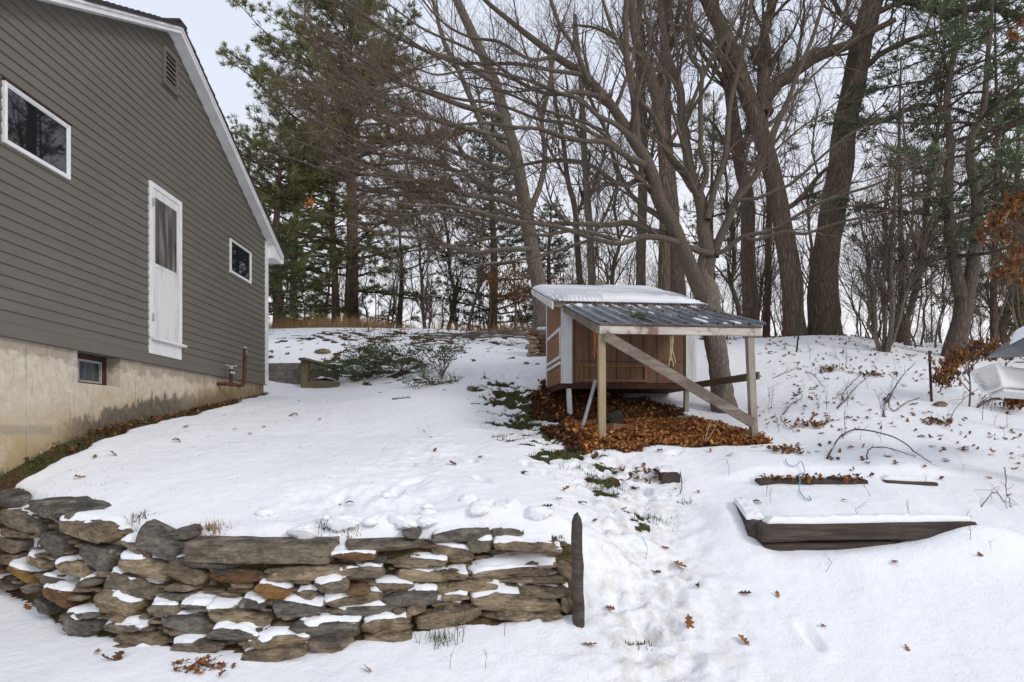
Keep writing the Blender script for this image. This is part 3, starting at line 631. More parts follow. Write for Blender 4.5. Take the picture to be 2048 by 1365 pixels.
    fr.box((x - .045, wy0 + .055, SB - .085), (x - .013, wy1 - .1, SB - .06)); fr.box((x - .045, wy0 + .055, wz0 + .03), (x - .013, wy1 - .1, wz0 + .055))
    fr.build('frame', M['grey'], b)
    g = MB(); g.box((x - .06, wy0 + .03, wz0 + .03), (x - .035, wy1 - .07, SB - .06)); g.build('pane', M['bglass'], b)
    # roof: shingles, white rake boards, soffit and the boxed eave
    oh = .18; eo = .42; mb = MB()
    for sg in (1, -1):
        ye = PK + sg * (Y1 - PK + eo); ze = RG - SL * (Y1 - PK + eo)
        n = 34
        for k in range(n):
            t0, t1 = k / n, (k + 1) / n; ya, yb_ = PK + (ye - PK) * t0, PK + (ye + sg * .03 - PK) * t1; za, zb = RG + .105 + (ze - RG) * t0, RG + .105 + (ze - .015 - RG) * t1
            w = oh + .028 + rng.uniform(-.006, .01); xx = (-DEP - .2, w)
            zq = .012
            mb.hexa([(xx[0], ya, za - .03), (xx[1], ya, za - .03), (xx[1], yb_, zb - .03), (xx[0], yb_, zb - .03), (xx[0], ya, za + .022 - zq), (xx[1], ya, za + .022 - zq), (xx[1], yb_, zb + .022 + .008), (xx[0], yb_, zb + .022 + .008)])
    mb.box((-DEP - .2, PK - .1, RG + .1), (oh + .03, PK + .1, RG + .137))
    R = mb.build('roof', M['shingle'], Hs)
    mb = MB()
    for sg in (1, -1):
        ye = PK + sg * (Y1 - PK + eo); ze = RG - SL * (Y1 - PK + eo)
        a = (PK, RG); q = (ye, ze)
        mb.hexa([(oh - .024, a[0], a[1] - .012), (oh, a[0], a[1] - .012), (oh, q[0], q[1] - .012), (oh - .024, q[0], q[1] - .012), (oh - .024, a[0], a[1] + .078), (oh, a[0], a[1] + .078), (oh, q[0], q[1] + .078), (oh - .024, q[0], q[1] + .078)])
        mb.hexa([(oh, a[0], a[1] + .045), (oh + .018, a[0], a[1] + .045), (oh + .018, q[0], q[1] + .045), (oh, q[0], q[1] + .045), (oh, a[0], a[1] + .0785), (oh + .018, a[0], a[1] + .0785), (oh + .018, q[0], q[1] + .0785), (oh, q[0], q[1] + .0785)])
    mb.build('rake_board', M['trimwhite'], R)
    mb = MB()
    for sg in (1, -1):
        ye = PK + sg * (Y1 - PK + eo - .02); ze = RG - SL * (Y1 - PK + eo - .02)
        mb.hexa([(-.02, PK, RG), (oh - .024, PK, RG), (oh - .024, ye, ze), (-.02, ye, ze), (-.02, PK, RG + .07), (oh - .024, PK, RG + .07), (oh - .024, ye, ze + .07), (-.02, ye, ze + .07)])
    mb.build('soffit', M['trimwhite'], R)
    mb = MB(); ye = Y1 + eo; ze = RG - SL * (Y1 - PK + eo)
    mb.add([(oh - .03, Y1 + .02, ze - .075), (oh - .03, ye - .004, ze - .075), (oh - .03, ye - .004, ze), (oh - .03, Y1 + .02, ze + SL * (eo - .02)), (-DEP, Y1 + .02, ze - .075), (-DEP, ye - .004, ze - .075), (-DEP, ye - .004, ze), (-DEP, Y1 + .02, ze + SL * (eo - .02))], [(0, 1, 2, 3), (7, 6, 5, 4), (0, 4, 5, 1), (1, 5, 6, 2), (4, 0, 3, 7)])
    mb.box((-DEP, ye - .004, ze - .085), (oh + .004, ye + .02, ze + .05))
    mb.build('boxed_eave', M['trimwhite'], R)
    # windows, vent, door
    def win(y0, y1, z0, z1):
        mb = MB(); d = .028; f = .03; X = .012
        for lo, hi in (((X - .03, y0, z0), (X + d, y0 + f, z1)), ((X - .03, y1 - f, z0), (X + d, y1, z1)), ((X - .03, y0 + f, z0), (X + d - .002, y1 - f, z0 + f)), ((X - .03, y0 + f, z1 - f), (X + d - .002, y1 - f, z1))): mb.box(lo, hi)
        o = mb.build('window', M['trimwhite'], Hs, bevel=.003)
        s = MB(); g = .013
        for lo, hi in (((X, y0 + f, z0 + f), (X + .018, y0 + f + g, z1 - f)), ((X, y1 - f - g, z0 + f), (X + .018, y1 - f, z1 - f)), ((X, y0 + f + g, z0 + f), (X + .017, y1 - f - g, z0 + f + g)), ((X, y0 + f + g, z1 - f - g), (X + .017, y1 - f - g, z1 - f))): s.box(lo, hi)
        s.build('sash', M['trimwhite'], o)
        p = MB(); p.box((X, y0 + f + g, z0 + f + g), (X + .008, y1 - f - g, z1 - f - g)); p.build('pane', M['glass'], o)
        h = MB(); h.box((X - .02, y0 - .01, z1 + .002), (X + .04, y1 + .01, z1 + .014)); h.build('drip_cap', M['darkwood'], o)
    win(5.735, 6.615, 2.631, 3.203); win(10.555, 11.43, 2.646, 3.226)
    y0, y1, z0, z1 = 8.45, 8.82, 4.69, 5.20; mb = MB(); f = .05; X = .012
    for lo, hi in (((X - .03, y0, z0), (X + .03, y0 + f, z1)), ((X - .03, y1 - f, z0), (X + .03, y1, z1)), ((X - .03, y0 + f, z0), (X + .03, y1 - f, z0 + f)), ((X - .03, y0 + f, z1 - f), (X + .03, y1 - f, z1))): mb.box(lo, hi)
    mb.box((X, y0 - .01, z0 - .015), (X + .04, y1 + .01, z0 - .001))
    V = mb.build('gable_vent', M['siding'], Hs)
    mb = MB(); mb.box((X - .01, y0 + f, z0 + f), (X + .004, y1 - f, z1 - f)); mb.build('backing', M['black'], V)
    mb = MB()
    for k in range(6):
        zz = z0 + f + .01 + k * .066; mb.hexa([(X + .026, y0 + f, zz), (X + .029, y0 + f, zz + .004), (X + .029, y1 - f, zz + .004), (X + .026, y1 - f, zz), (X + .005, y0 + f, zz + .045), (X + .008, y0 + f, zz + .049), (X + .008, y1 - f, zz + .049), (X + .005, y1 - f, zz + .045)])
    mb.build('slat', M['siding'], V)
    y0, y1, zs, zt = 8.13, 8.945, 1.20, 3.236; mb = MB(); X = .012; f = .065
    for lo, hi in (((X - .03, y0, zs), (X + .022, y0 + f, zt)), ((X - .03, y1 - f, zs), (X + .022, y1, zt)), ((X - .03, y0 + f, zt - f), (X + .021, y1 - f, zt))): mb.box(lo, hi)
    mb.box((X - .03, y0, .985), (X + .014, y1, zs - .036))
    D = mb.build('door', M['trimwhite'], Hs, bevel=.003)
    mb = MB(); mb.box((X - .02, y0 + .02, zs - .035), (X + .07, y1 + .05, zs - .001)); mb.build('sill', M['trimwhite'], D, bevel=.004)
    s0, s1 = 2.19, 3.06; mb = MB(); a, b_ = y0 + f + .004, y1 - f - .004; w = .06
    for lo, hi in (((X - .02, a, zs + .012), (X + .012, a + w, zt - f - .006)), ((X - .02, b_ - w, zs + .012), (X + .012, b_, zt - f - .006)), ((X - .02, a + w, zs + .012), (X + .011, b_ - w, zs + .09)), ((X - .02, a + w, s0 - .05), (X + .011, b_ - w, s0)), ((X - .02, a + w, s1), (X + .011, b_ - w, zt - f - .006)), ((X - .02, a + w, zs + .09), (X + .007, b_ - w, s0 - .05))): mb.box(lo, hi)
    mb.build('door_panel', M['wornwhite'], D, bevel=.002)
    ny, nz = 26, 40; yy, zz = np.meshgrid(np.linspace(a + w - .01, b_ - w + .01, ny), np.linspace(s0 - .01, s1 + .01, nz)); sag = .012 * (fbm(yy * 4, zz * 1.5, 7, 3) - .5) + .006
    v = np.stack([X + .003 + sag * .6, yy, zz], -1).reshape(-1, 3); i = (np.arange(nz - 1) * ny)[:, None] + np.arange(ny - 1)[None]
    mb = MB(); mb.add(v, np.stack([i, i + 1, i + ny + 1, i + ny], -1).reshape(-1, 4)); mb.build('torn_screen', M['screen'], D, smooth=True)
    for zz, mt in ((2.93, M['grey']), (1.42, M['grey'])):
        mb = MB(); mb.box((X + .02, y0 + .035, zz), (X + .038, y0 + .075, zz + .085)); mb.tube([(X + .035, y0 + .055, zz - .01), (X + .035, y0 + .055, zz + .095)], .009, 8); mb.build('hinge', mt, D)
house()
def pipe():
    P = thing('standpipe', 'rusty iron standpipe with a blue valve handle beside the house corner', 'pipe', (*hw(0, 10.25), .74))
    def w(x, y, z): a, b = hw(x, y); return (a, b, z)
    mb = MB(); yb = 10.18; r = .03
    mb.tube([w(-.02, yb, .735), w(.06, yb + .05, .735), w(.13, yb + .12, .735), w(.2, yb + .2, .73)], r, 10); mb.build('outlet', M['rust'], P, smooth=True)
    mb = MB(); mb.tube([w(.14, yb + .14, .70), w(.14, yb + .14, .80), w(.14, yb + .14, .99)], r * .95, 10); mb.build('valve_pipe', M['rust'], P, smooth=True)
    mb = MB(); mb.tube([w(.14, yb + .14, .985), w(.14, yb + .14, 1.03)], r * 1.15, 10); mb.tube([w(.08, yb + .06, 1.05), w(.14, yb + .14, 1.03), w(.20, yb + .22, 1.05)], .012, 6); mb.build('valve', M['grey'], P, smooth=True)
    mb = MB(); mb.bar(w(.19, yb + .02, .92), w(.17, yb + .2, .925), .03, .035); mb.build('handle', M['blue'], P, bevel=.008)
    mb = MB(); mb.tube([w(.17, yb + .18, .735), w(.23, yb + .24, .715), w(.27, yb + .28, .73), w(.285, yb + .3, .78), w(.29, yb + .31, .9), w(.29, yb + .33, 1.36)], r, 12); mb.build('riser', M['rust'], P, smooth=True)
    mb = MB(); mb.tube([w(.29, yb + .33, 1.35), w(.29, yb + .331, 1.375)], r * 1.25, 12); mb.build('cap', M['grey'], P, smooth=True)
    mb = MB(); mb.tube([w(.29, yb + .329, 1.25), w(.29, yb + .3295, 1.315)], r * 1.02, 12, cap=False); mb.build('paper_label', M['trimwhite'], P, smooth=True)
pipe()

# ================================================================== block wall and timber steps behind the house
def back_steps():
    W = thing('block_wall', 'low grey concrete block wall beyond the house corner', 'block wall', (*at(575, 775, 13.4)[:2], .85))
    a = at(520, 775, 13.4); b = at(607, 775, 13.3); mb = MB(); z0 = .72; hh = .172; rng = np.random.RandomState(3)
    d = b - a; L = np.hypot(d[0], d[1])
    for r in range(4):
        x = -.2 * (r % 2)
        while x < L - .02:
            x1 = min(x + .4, L); xs = max(x, 0); z = z0 + r * hh; p = a + d * (xs + .004) / L; q = a + d * (x1 - .004) / L; o = rng.uniform(-.006, .006)
            if x1 > xs + .02: mb.hexa([(p[0], p[1] + o, z + .004), (q[0], q[1] + o, z + .004), (q[0], q[1] + .2, z + .004), (p[0], p[1] + .2, z + .004), (p[0], p[1] + o, z + hh - .004), (q[0], q[1] + o, z + hh - .004), (q[0], q[1] + .2, z + hh - .004), (p[0], p[1] + .2, z + hh - .004)])
            x += .4
    mb.build('block_courses', M['block'], W, bevel=.006)
    mb = MB(); mb.hexa([(a[0], a[1] + .012, z0), (b[0], b[1] + .012, z0), (b[0], b[1] + .19, z0), (a[0], a[1] + .19, z0), (a[0], a[1] + .012, z0 + 4 * hh - .01), (b[0], b[1] + .012, z0 + 4 * hh - .01), (b[0], b[1] + .19, z0 + 4 * hh - .01), (a[0], a[1] + .19, z0 + 4 * hh - .01)]); mb.build('mortar', M['block'], W)
    S = thing('timber_steps', 'snowy garden steps of weathered square timbers beside the block wall', 'steps', at(640, 778, 13.2))
    for k, (x0, x1, y, ht, Y) in enumerate(((604, 668, 776, 13, 13.1), (610, 668, 758, 15, 13.5), (612, 672, 741, 17, 13.9))):
        p, q = at(x0, y, Y), at(x1 + 8, y, Y); h = ht / F * Y
        mb = MB(); mb.box((p[0], Y, p[2] - .12), (q[0], Y + .16, p[2] + h)); mb.build('step_timber', M['greentimber'], S, bevel=.01)
    mb = MB(); p = at(604, 775, 13.15); mb.box((p[0] - .02, 13.12, p[2] - .1), (p[0] + .13, 13.28, p[2] + .56)); mb.bar((p[0] + .04, 13.0, p[2] + .585), (p[0] + .42, 13.7, p[2] + .50), .18, .05); mb.build('end_post', M['greentimber'], S, bevel=.008)
    for k, (x0, x1, y, Y) in enumerate(((610, 668, 746, 13.55), (612, 670, 762, 13.15))):   # snow on the treads
        p, q = at(x0, y, Y), at(x1, y, Y); nx, ny = 26, 9; xx, yy = np.meshgrid(np.linspace(p[0], q[0], nx), np.linspace(Y + .04, Y + .42, ny))
        zz = p[2] - .02 + .22 * fbm(xx * 3, yy * 3 + 7 * k, 81 + k, 3) * np.sin(np.linspace(0.1, 3.0, nx))[None]; v = np.stack([xx, yy, zz], -1).reshape(-1, 3); i = (np.arange(ny - 1) * nx)[:, None] + np.arange(nx - 1)[None]
        mb = MB(); mb.add(v, np.stack([i, i + 1, i + nx + 1, i + nx], -1).reshape(-1, 4)); mb.build('snow', M['snow'], S, smooth=True)
back_steps()

# ================================================================== the coop
def plane_snow(o, u, v, n, nu, nv, thick, lim=.004):      # snow of given thickness lying on a sloped plane
    o, u, v, n = (np.array(a, float) for a in (o, u, v, n))
    gu, gv = np.meshgrid(np.linspace(0, 1, nu), np.linspace(0, 1, nv)); T = thick(gu, gv)
    base = o + gu[..., None] * u + gv[..., None] * v; top = (base + n * (np.maximum(T, 0))[..., None]).reshape(-1, 3)
    i = (np.arange(nv - 1) * nu)[:, None] + np.arange(nu - 1)[None]; q = np.stack([i, i + 1, i + nu + 1, i + nu], -1).reshape(-1, 4)
    q = q[(T.ravel()[q] > lim).any(1)]
    us, inv = np.unique(q, return_inverse=True); q = inv.reshape(q.shape); N = len(us)
    bot = (base - n * .002).reshape(-1, 3)[us]; ed = {}
    for r in q.tolist():
        for a, b in zip(r, r[1:] + r[:1]): ed[(a, b)] = 1
    side = np.array([(b, a, a + N, b + N) for (a, b) in ed if (b, a) not in ed])
    mb = MB(); mb.add(np.vstack([top[us], bot]), q); mb.f.append(side); mb.m.append(np.zeros(len(side), np.int32)); return mb
def corrugated(o, u, v, n, prof, nv=2):                    # a ribbed sheet: profile across u, run along v
    o, u, v, n = (np.array(a, float) for a in (o, u, v, n)); P = np.array(prof); k = len(P); V = []
    for j in range(nv):
        for off in (0, -.004):
            V.append(o + P[:, :1] * u / np.linalg.norm(u) + v * j / (nv - 1) + n * (P[:, 1:] + off))
    V = np.concatenate(V); mb = MB(); i = np.arange(k - 1)
    A, B = i, i + 1
    for j in range(nv - 1):
        t0, b0, t1, b1 = 2 * j * k, (2 * j + 1) * k, (2 * j + 2) * k, (2 * j + 3) * k
        mb.f += [np.stack([A + t0, B + t0, B + t1, A + t1], 1), np.stack([A + b1, B + b1, B + b0, A + b0], 1)]
    e = 2 * (nv - 1) * k
    mb.f += [np.stack([A + k, B + k, B, A], 1), np.stack([A + e, B + e, B + e + k, A + e + k], 1)]
    mb.v = [V]; mb.n = len(V); mb.m = [np.zeros(len(f), np.int32) for f in mb.f]; return mb
def coop():
    C = thing('chicken_coop', 'brown board chicken coop on legs with a snowy tin roof and lean-to', 'coop', (CO[0], CO[1], .16), CA)
    zb = -.16
    W, D, FB = 2.25, 1.62, .76 + zb; FT = 2.05 + zb; sl = .30   # everything below in the coop's own frame
    def top(v): return FT + v * sl
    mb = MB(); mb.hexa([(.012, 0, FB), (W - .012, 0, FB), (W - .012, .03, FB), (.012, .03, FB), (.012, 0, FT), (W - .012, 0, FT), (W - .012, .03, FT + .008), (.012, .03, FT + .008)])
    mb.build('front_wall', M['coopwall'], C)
    mb = MB()                                               # grooves between the boards
    g = [.21, .45, .69, .91, 1.145, 1.37, 1.60, 1.83, 2.05]
    for x in g: mb.box((x - .007, -.004, FB + .0), (x + .007, .002, FT))
    mb.box((.17, -.0032, FB + .343), (W - .18, .002, FB + .353)); mb.build('board_joint', M['black'], C)
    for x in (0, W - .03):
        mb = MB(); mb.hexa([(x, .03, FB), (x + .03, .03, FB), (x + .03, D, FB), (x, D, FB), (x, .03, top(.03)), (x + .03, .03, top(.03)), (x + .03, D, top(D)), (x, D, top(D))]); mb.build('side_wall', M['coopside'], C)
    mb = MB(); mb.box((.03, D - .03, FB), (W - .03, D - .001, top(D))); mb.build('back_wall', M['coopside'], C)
    mb = MB(); mb.box((.02, .01, FB - .10), (W - .02, D, FB - .002)); mb.build('floor', M['darkwood'], C)
    for x in (-.012, W - .165):
        mb = MB(); mb.box((x, -.02, FB - .02), (x + .18, -.004, FT - .01)); mb.box((x if x < 0 else x + .165, -.004, FB - .02), (x + .014 if x < 0 else x + .18, .05, FT)); mb.build('corner_board', M['wornwhite'], C, bevel=.003)
    mb = MB(); mb.box((-.012, D - .07, FB - .02), (-.001, D + .01, top(D))); mb.build('corner_board', M['wornwhite'], C, bevel=.003)
    mb = MB()                                               # hatch with a frame on the front
    x0, x1, z0, z1 = .30, 1.42, FB + .015, FB + .30; t = .045
    for lo, hi in (((x0, -.03, z0), (x0 + t, -.004, z1)), ((x1 - t, -.03, z0), (x1, -.004, z1)), ((x0 + t, -.029, z0), (x1 - t, -.004, z0 + t * .8)), ((x0 + t, -.029, z1 - t), (x1 - t, -.004, z1))): mb.box(lo, hi)
    mb.build('hatch', M['coopside'], C, bevel=.002)
    mb = MB()                                               # framed window panel on the side
    y0, y1, z0, z1 = .10, 1.45, FB + .40, FB + .92; t = .055
    for lo, hi in (((-.022, y0, z0), (-.002, y0 + t, z1)), ((-.022, y0 + t, z1 - t), (-.002, y1, z1)), ((-.022, y0 + t, z0), (-.002, y1, z0 + t)), ((-.022, y0 + .02, z0 - .10), (-.002, y1, z0 - .10 + t))): mb.box(lo, hi)
    mb.build('side_hatch', M['wornwhite'], C, bevel=.002)
    # main roof, barge board, snow
    ov, fv, bv = .17, -.16, 2.42; RZ = FT + .045
    n = np.array([0, -sl, 1]) / math.hypot(1, sl); vv = np.array([0, bv - fv, (bv - fv) * sl])
    per = .066; xs = np.arange(0, W + ov * 2, per / 6); prof = [(x, .009 * math.sin(2 * math.pi * x / per)) for x in xs]
    corrugated((-ov, fv, RZ + fv * sl), (1, 0, 0), vv, n, prof).build('roof', M['tin'], C, smooth=True)
    mb = MB(); mb.hexa([(-ov - .022, fv - .02, RZ + fv * sl - .135), (-ov, fv - .02, RZ + fv * sl - .135), (-ov, bv, RZ + bv * sl - .11), (-ov - .022, bv, RZ + bv * sl - .11), (-ov - .022, fv - .02, RZ + fv * sl - .012), (-ov, fv - .02, RZ + fv * sl - .012), (-ov, bv, RZ + bv * sl - .012), (-ov - .022, bv, RZ + bv * sl - .012)])
    mb.build('barge_board', M['wornwhite'], C, bevel=.003)
    for v_ in (fv + .03, bv - .08): mb = MB(); mb.box((-ov, v_, RZ + v_ * sl - .1), (W + ov - .02, v_ + .045, RZ + v_ * sl - .018)); mb.build('purlin', M['graywood'], C)
    def th(gu, gv):
        u = gu * (W + 2 * ov); v = gv * (bv - fv); nn = fbm(u * 2.5, v * 2.5, 71, 3)
        e = np.minimum(np.minimum(u / .2, (W + 2 * ov - u) / .25), np.minimum((v + .02) / .10, (bv - fv - v) / .12)); e = np.clip(e, 0, 1) ** .5
        gap = .05 * np.clip(1 - u / .75, 0, 1) + .03
        corr = .5 + .5 * np.sin(2 * np.pi * u / per)
        right = sstep(1.3, 2.5, u) * sstep(.9, .2, v)
        return e * (.085 + .04 * nn) - (gap * 1.6 * (vnoise(u * 9, v * 9, 72) * .6 + corr * .6) * np.clip(1.3 - v / .8, .0, 1)) * (u < .8) - right * .12 * (fbm(u * 5, v * 9, 73, 3)) - .004
    plane_snow((-ov, fv, RZ + fv * sl + .011), (W + 2 * ov, 0, 0), vv, n, 190, 90, th).build('roof_snow', M['snow'], C, smooth=True)
    # lean-to
    LV = -2.33; z1 = FT - .035; z0 = 1.335 + zb; s2 = (z1 - z0) / (-LV - .03); n2 = np.array([0, -s2, 1]) / math.hypot(1, s2)
    x0, x1 = .02, 2.19
    mb = MB(); mb.box((x0 + .035, LV - .02, z0 - .135), (x1, LV + .022, z0 - .035)); mb.build('beam', M['beamwood'], C, bevel=.004)
    mb = MB(); mb.box((x0 + .03, LV - .035, z0 - .03), (x1, LV + .03, z0 + .005)); mb.build('eave_batten', M['graywood'], C, bevel=.003)
    for x in (x0, x1 - .05):
        mb = MB(); mb.hexa([(x, LV, z0 - .135), (x + .036, LV, z0 - .135), (x + .036, -.03, z1 - .12), (x, -.03, z1 - .12), (x, LV, z0 - .012), (x + .036, LV, z0 - .012), (x + .036, -.03, z1 - .012), (x, -.03, z1 - .012)]); mb.build('rafter', M['graywood'], C, bevel=.003)
    prof = []; x = 0; Lx = x1 - x0 + .06
    while x < Lx:
        prof += [(x, 0), (x + .09, 0), (x + .096, .036), (x + .126, .036), (x + .132, 0), (x + .165, 0), (x + .170, .012), (x + .18, .012), (x + .185, 0)]; x += .21
    prof = [p for p in prof if p[0] <= Lx] + [(Lx, 0)]
    vv2 = np.array([0, -.03 - LV + .06, (-.03 - LV + .06) * s2])
    tn = corrugated((x0 - .02, LV - .06, z0 + .012 - .06 * s2), (1, 0, 0), vv2, n2, prof, 6).build('lean_to_roof', M['tin'], C)
    L2 = float(np.linalg.norm(vv2))
    def th2(gu, gv):
        u = gu * Lx; v = gv * L2; nn = fbm(u * 12 + 3, v * 5, 75, 4); m = fbm(u * 2.2, v * 2.2, 76, 3)
        strip = sstep(L2 - .30 - .3 * m, L2 - .02, v + (nn - .5) * .4) * .03
        pat = 0 * u
        for (pu, pv, ru, rv) in ((1.55, .45, .10, .30), (1.72, .95, .07, .35), (1.93, .3, .09, .2), (2.05, .7, .05, .25), (1.38, 1.15, .06, .3), (1.15, 1.3, .05, .22), (.9, 1.5, .05, .3), (.35, 1.75, .06, .2), (1.84, .16, .12, .08)): pat = np.maximum(pat, np.exp(-((u - pu) / ru) ** 2 - ((v - pv) / rv) ** 2) * (nn * 2.0))
        pat = sstep(.62, .9, pat) * .012
        ew = np.clip(np.minimum(u, Lx - u) / .04, 0, 1)
        return np.maximum(strip * sstep(.50, .56, fbm(u * 20, v * 11, 79, 3) + .07 * sstep(.9, 1.6, u)), pat) * ew - .002
    plane_snow(np.array([x0 - .02, LV - .06, z0 + .014 - .06 * s2]), (Lx, 0, 0), vv2, n2, 150, 130, th2, .002).build('lean_to_snow', M['snow'], C, smooth=True)
    def up(u, v): x, y = coop_w(u, v); return gz(x, y) - .16
    for (u, ub, mt) in ((.10, .105, 'postwood'), (2.06, 2.13, 'postgray')):
        mb = MB(); mb.bar((ub, LV + .06, up(ub, LV) - .12), (u, LV + .06, z0 - .036), .088, .088, (0, 1, 0)); mb.build('post', M[mt], C, bevel=.004)
    mb = MB(); mb.bar((.12, LV + .03 - .045, 1.18 + zb), (2.08, LV - .02, .07 + zb), .03, .13, (0, 0, 1)); mb.build('brace', M['graywood'], C, bevel=.003)
    for (u, v, w, mt, lean) in ((.12, .07, .075, 'wornwhite', -.03), (.98, 1.05, .08, 'coopside', -.1), (2.13, .09, .075, 'postgray', 0), (.12, 1.5, .08, 'graywood', 0), (2.13, 1.5, .08, 'graywood', 0)):
        mb = MB(); mb.bar((u - lean, v, up(u, v) - .08), (u, v, FB - .03), w, w, (0, 1, 0)); mb.build('leg', M[mt], C, bevel=.004)
    mb = MB(); mb.bar((2.17, .12, .715 + zb), (2.22, LV + .12, .70 + zb), .035, .10); mb.build('rail', M['greentimber'], C, bevel=.003)
coop()
# ================================================================== trees
def smooth_path(P, K):
    P = np.asarray(P, float); n = len(P)
    Q = np.vstack([2 * P[0] - P[1], P, 2 * P[-1] - P[-2]])
    s = np.concatenate([[0], np.cumsum(np.linalg.norm(np.diff(P[:, :3], axis=0), axis=1))]); u = np.linspace(0, s[-1], K)
    i = np.clip(np.searchsorted(s, u, 'right') - 1, 0, n - 2); t = ((u - s[i]) / (s[i + 1] - s[i] + 1e-9))[:, None]
    a, b, c, d = Q[i], Q[i + 1], Q[i + 2], Q[i + 3]
    return .5 * (2 * b + (c - a) * t + (2 * a - 5 * b + 4 * c - d) * t ** 2 + (3 * b - a - 3 * c + d) * t ** 3)
def limb(pts, Y0, Y1=None, K=22):                       # (photo x, y, width) along the limb, distance from Y0 to Y1
    pts = np.array(pts, float); Y1 = Y0 if Y1 is None else Y1
    if pts[-1, 1] < 1 and pts[-1, 2] > 5:               # the tree goes on above the picture
        d = pts[-1, :2] - pts[-2, :2]; d /= np.hypot(*d); L = 90 + pts[-1, 2] * 9
        pts = np.vstack([pts, [np.append(pts[-1, :2] + (d + np.array([.25 * math.sin(k * 5 + pts[0, 0]), 0])) * L * k, pts[-1, 2] * q) for k, q in ((.35, .72), (.7, .4), (1, .1))]]); K += 6
    s = np.concatenate([[0], np.cumsum(np.hypot(np.diff(pts[:, 0]), np.diff(pts[:, 1])))]); s /= s[-1]
    Y = Y0 + (Y1 - Y0) * s
    P = np.stack([(pts[:, 0] - CX) / F * Y, Y, (HY - pts[:, 1]) / F * Y, pts[:, 2] / F * Y / 2], 1)
    q = smooth_path(P, K); return q[:, :3], np.maximum(q[:, 3], .004)
def wob(P, R, rng, a=.25):
    n = rng.normal(0, 1, P.shape); n = (n + np.roll(n, 1, 0) + np.roll(n, 2, 0)) / 3
    return P + n * (R * a)[:, None] * np.array([1, 1, .3]), R
def spawn(P, R, n, l0, l1, rng, ang=(35, 65), up=.15, K=6, rs=.55, rmin=.0025, t0=.2, wig=.3, trop=.06, side=None, t1=1., rmax=9):
    N, Kp = P.shape[:2]
    L = np.linalg.norm(np.diff(P, axis=1), axis=2).sum(1); pi = rng.choice(N, n, p=L / L.sum())
    t = t0 + (t1 - t0) * rng.rand(n); fi = t * (Kp - 1.001); i = fi.astype(int); fr = (fi - i)[:, None]
    p = P[pi, i] * (1 - fr) + P[pi, i + 1] * fr; T = P[pi, i + 1] - P[pi, i]; T /= np.linalg.norm(T, axis=1, keepdims=True) + 1e-9
    r = R[pi, i] * (1 - fr[:, 0]) + R[pi, i + 1] * fr[:, 0]
    q = rng.normal(0, 1, (n, 3)); 
    if side is not None: q = q * np.array(side)
    q -= (q * T).sum(1, keepdims=True) * T; q /= np.linalg.norm(q, axis=1, keepdims=True) + 1e-9
    a = np.radians(rng.uniform(*ang, n))[:, None]; d = np.cos(a) * T + np.sin(a) * q; d[:, 2] += up; d /= np.linalg.norm(d, axis=1, keepdims=True)
    ln = rng.uniform(l0, l1, n) * (1.15 - .6 * t)
    out = np.empty((n, K, 3)); out[:, 0] = p; st = (ln / (K - 1))[:, None]
    for k in range(1, K):
        d = d + rng.normal(0, wig, (n, 3)) + np.array([0, 0, trop]); d /= np.linalg.norm(d, axis=1, keepdims=True); out[:, k] = out[:, k - 1] + d * st
    r0 = np.minimum(np.clip(r * rs, rmin, rmax), .02 * ln + rmin)
    rr = r0[:, None] * (1 - np.linspace(0, 1, K) * .75)[None]; return out, np.maximum(rr, rmin * .7)
def add_tubes(mb, P, R, sides): v, f = tubes(P, R, sides); mb.add(v, f)
def flare(P, R, k=.35, h=.5):                            # root flare at the foot
    d = np.linalg.norm(P - P[0], axis=1); return R * (1 + k * np.exp(-d / h))
def bark_tube(mb, p, r, seed, sides=26, K=80):          # a limb whose surface swells, dips and carries bark ridges
    q = smooth_path(np.hstack([p, r[:, None]]), K); v, f = tubes(q[None, :, :3], q[None, :, 3], sides); c = np.repeat(q[:, :3], sides, 0); d = v - c; rr = np.repeat(q[:, 3], sides)
    ang = np.tile(np.arange(sides) * 2 * np.pi / sides, K); L = np.repeat(np.concatenate([[0], np.cumsum(np.linalg.norm(np.diff(q[:, :3], axis=0), axis=1))]), sides)
    ca, sa = np.cos(ang), np.sin(ang)
    k = .34 * (fbm(ca * 1.1 + L * .9 + seed, sa * 1.1 + 5 - L * .6, seed, 3) - .5) + .16 * (fbm(ca * 4 + L * 1.2, sa * 4 + L * .7 + seed, seed + 2, 2) - .5)
    mb.add(c + d * (1 + k)[:, None], f)
def rep(L):  # stack limbs
    return np.stack([p for p, r in L]), np.stack([r for p, r in L])
def sink(P, dz=.25):
    P = P.copy(); P[0] = P[0] - np.array([0, 0, dz]); return P

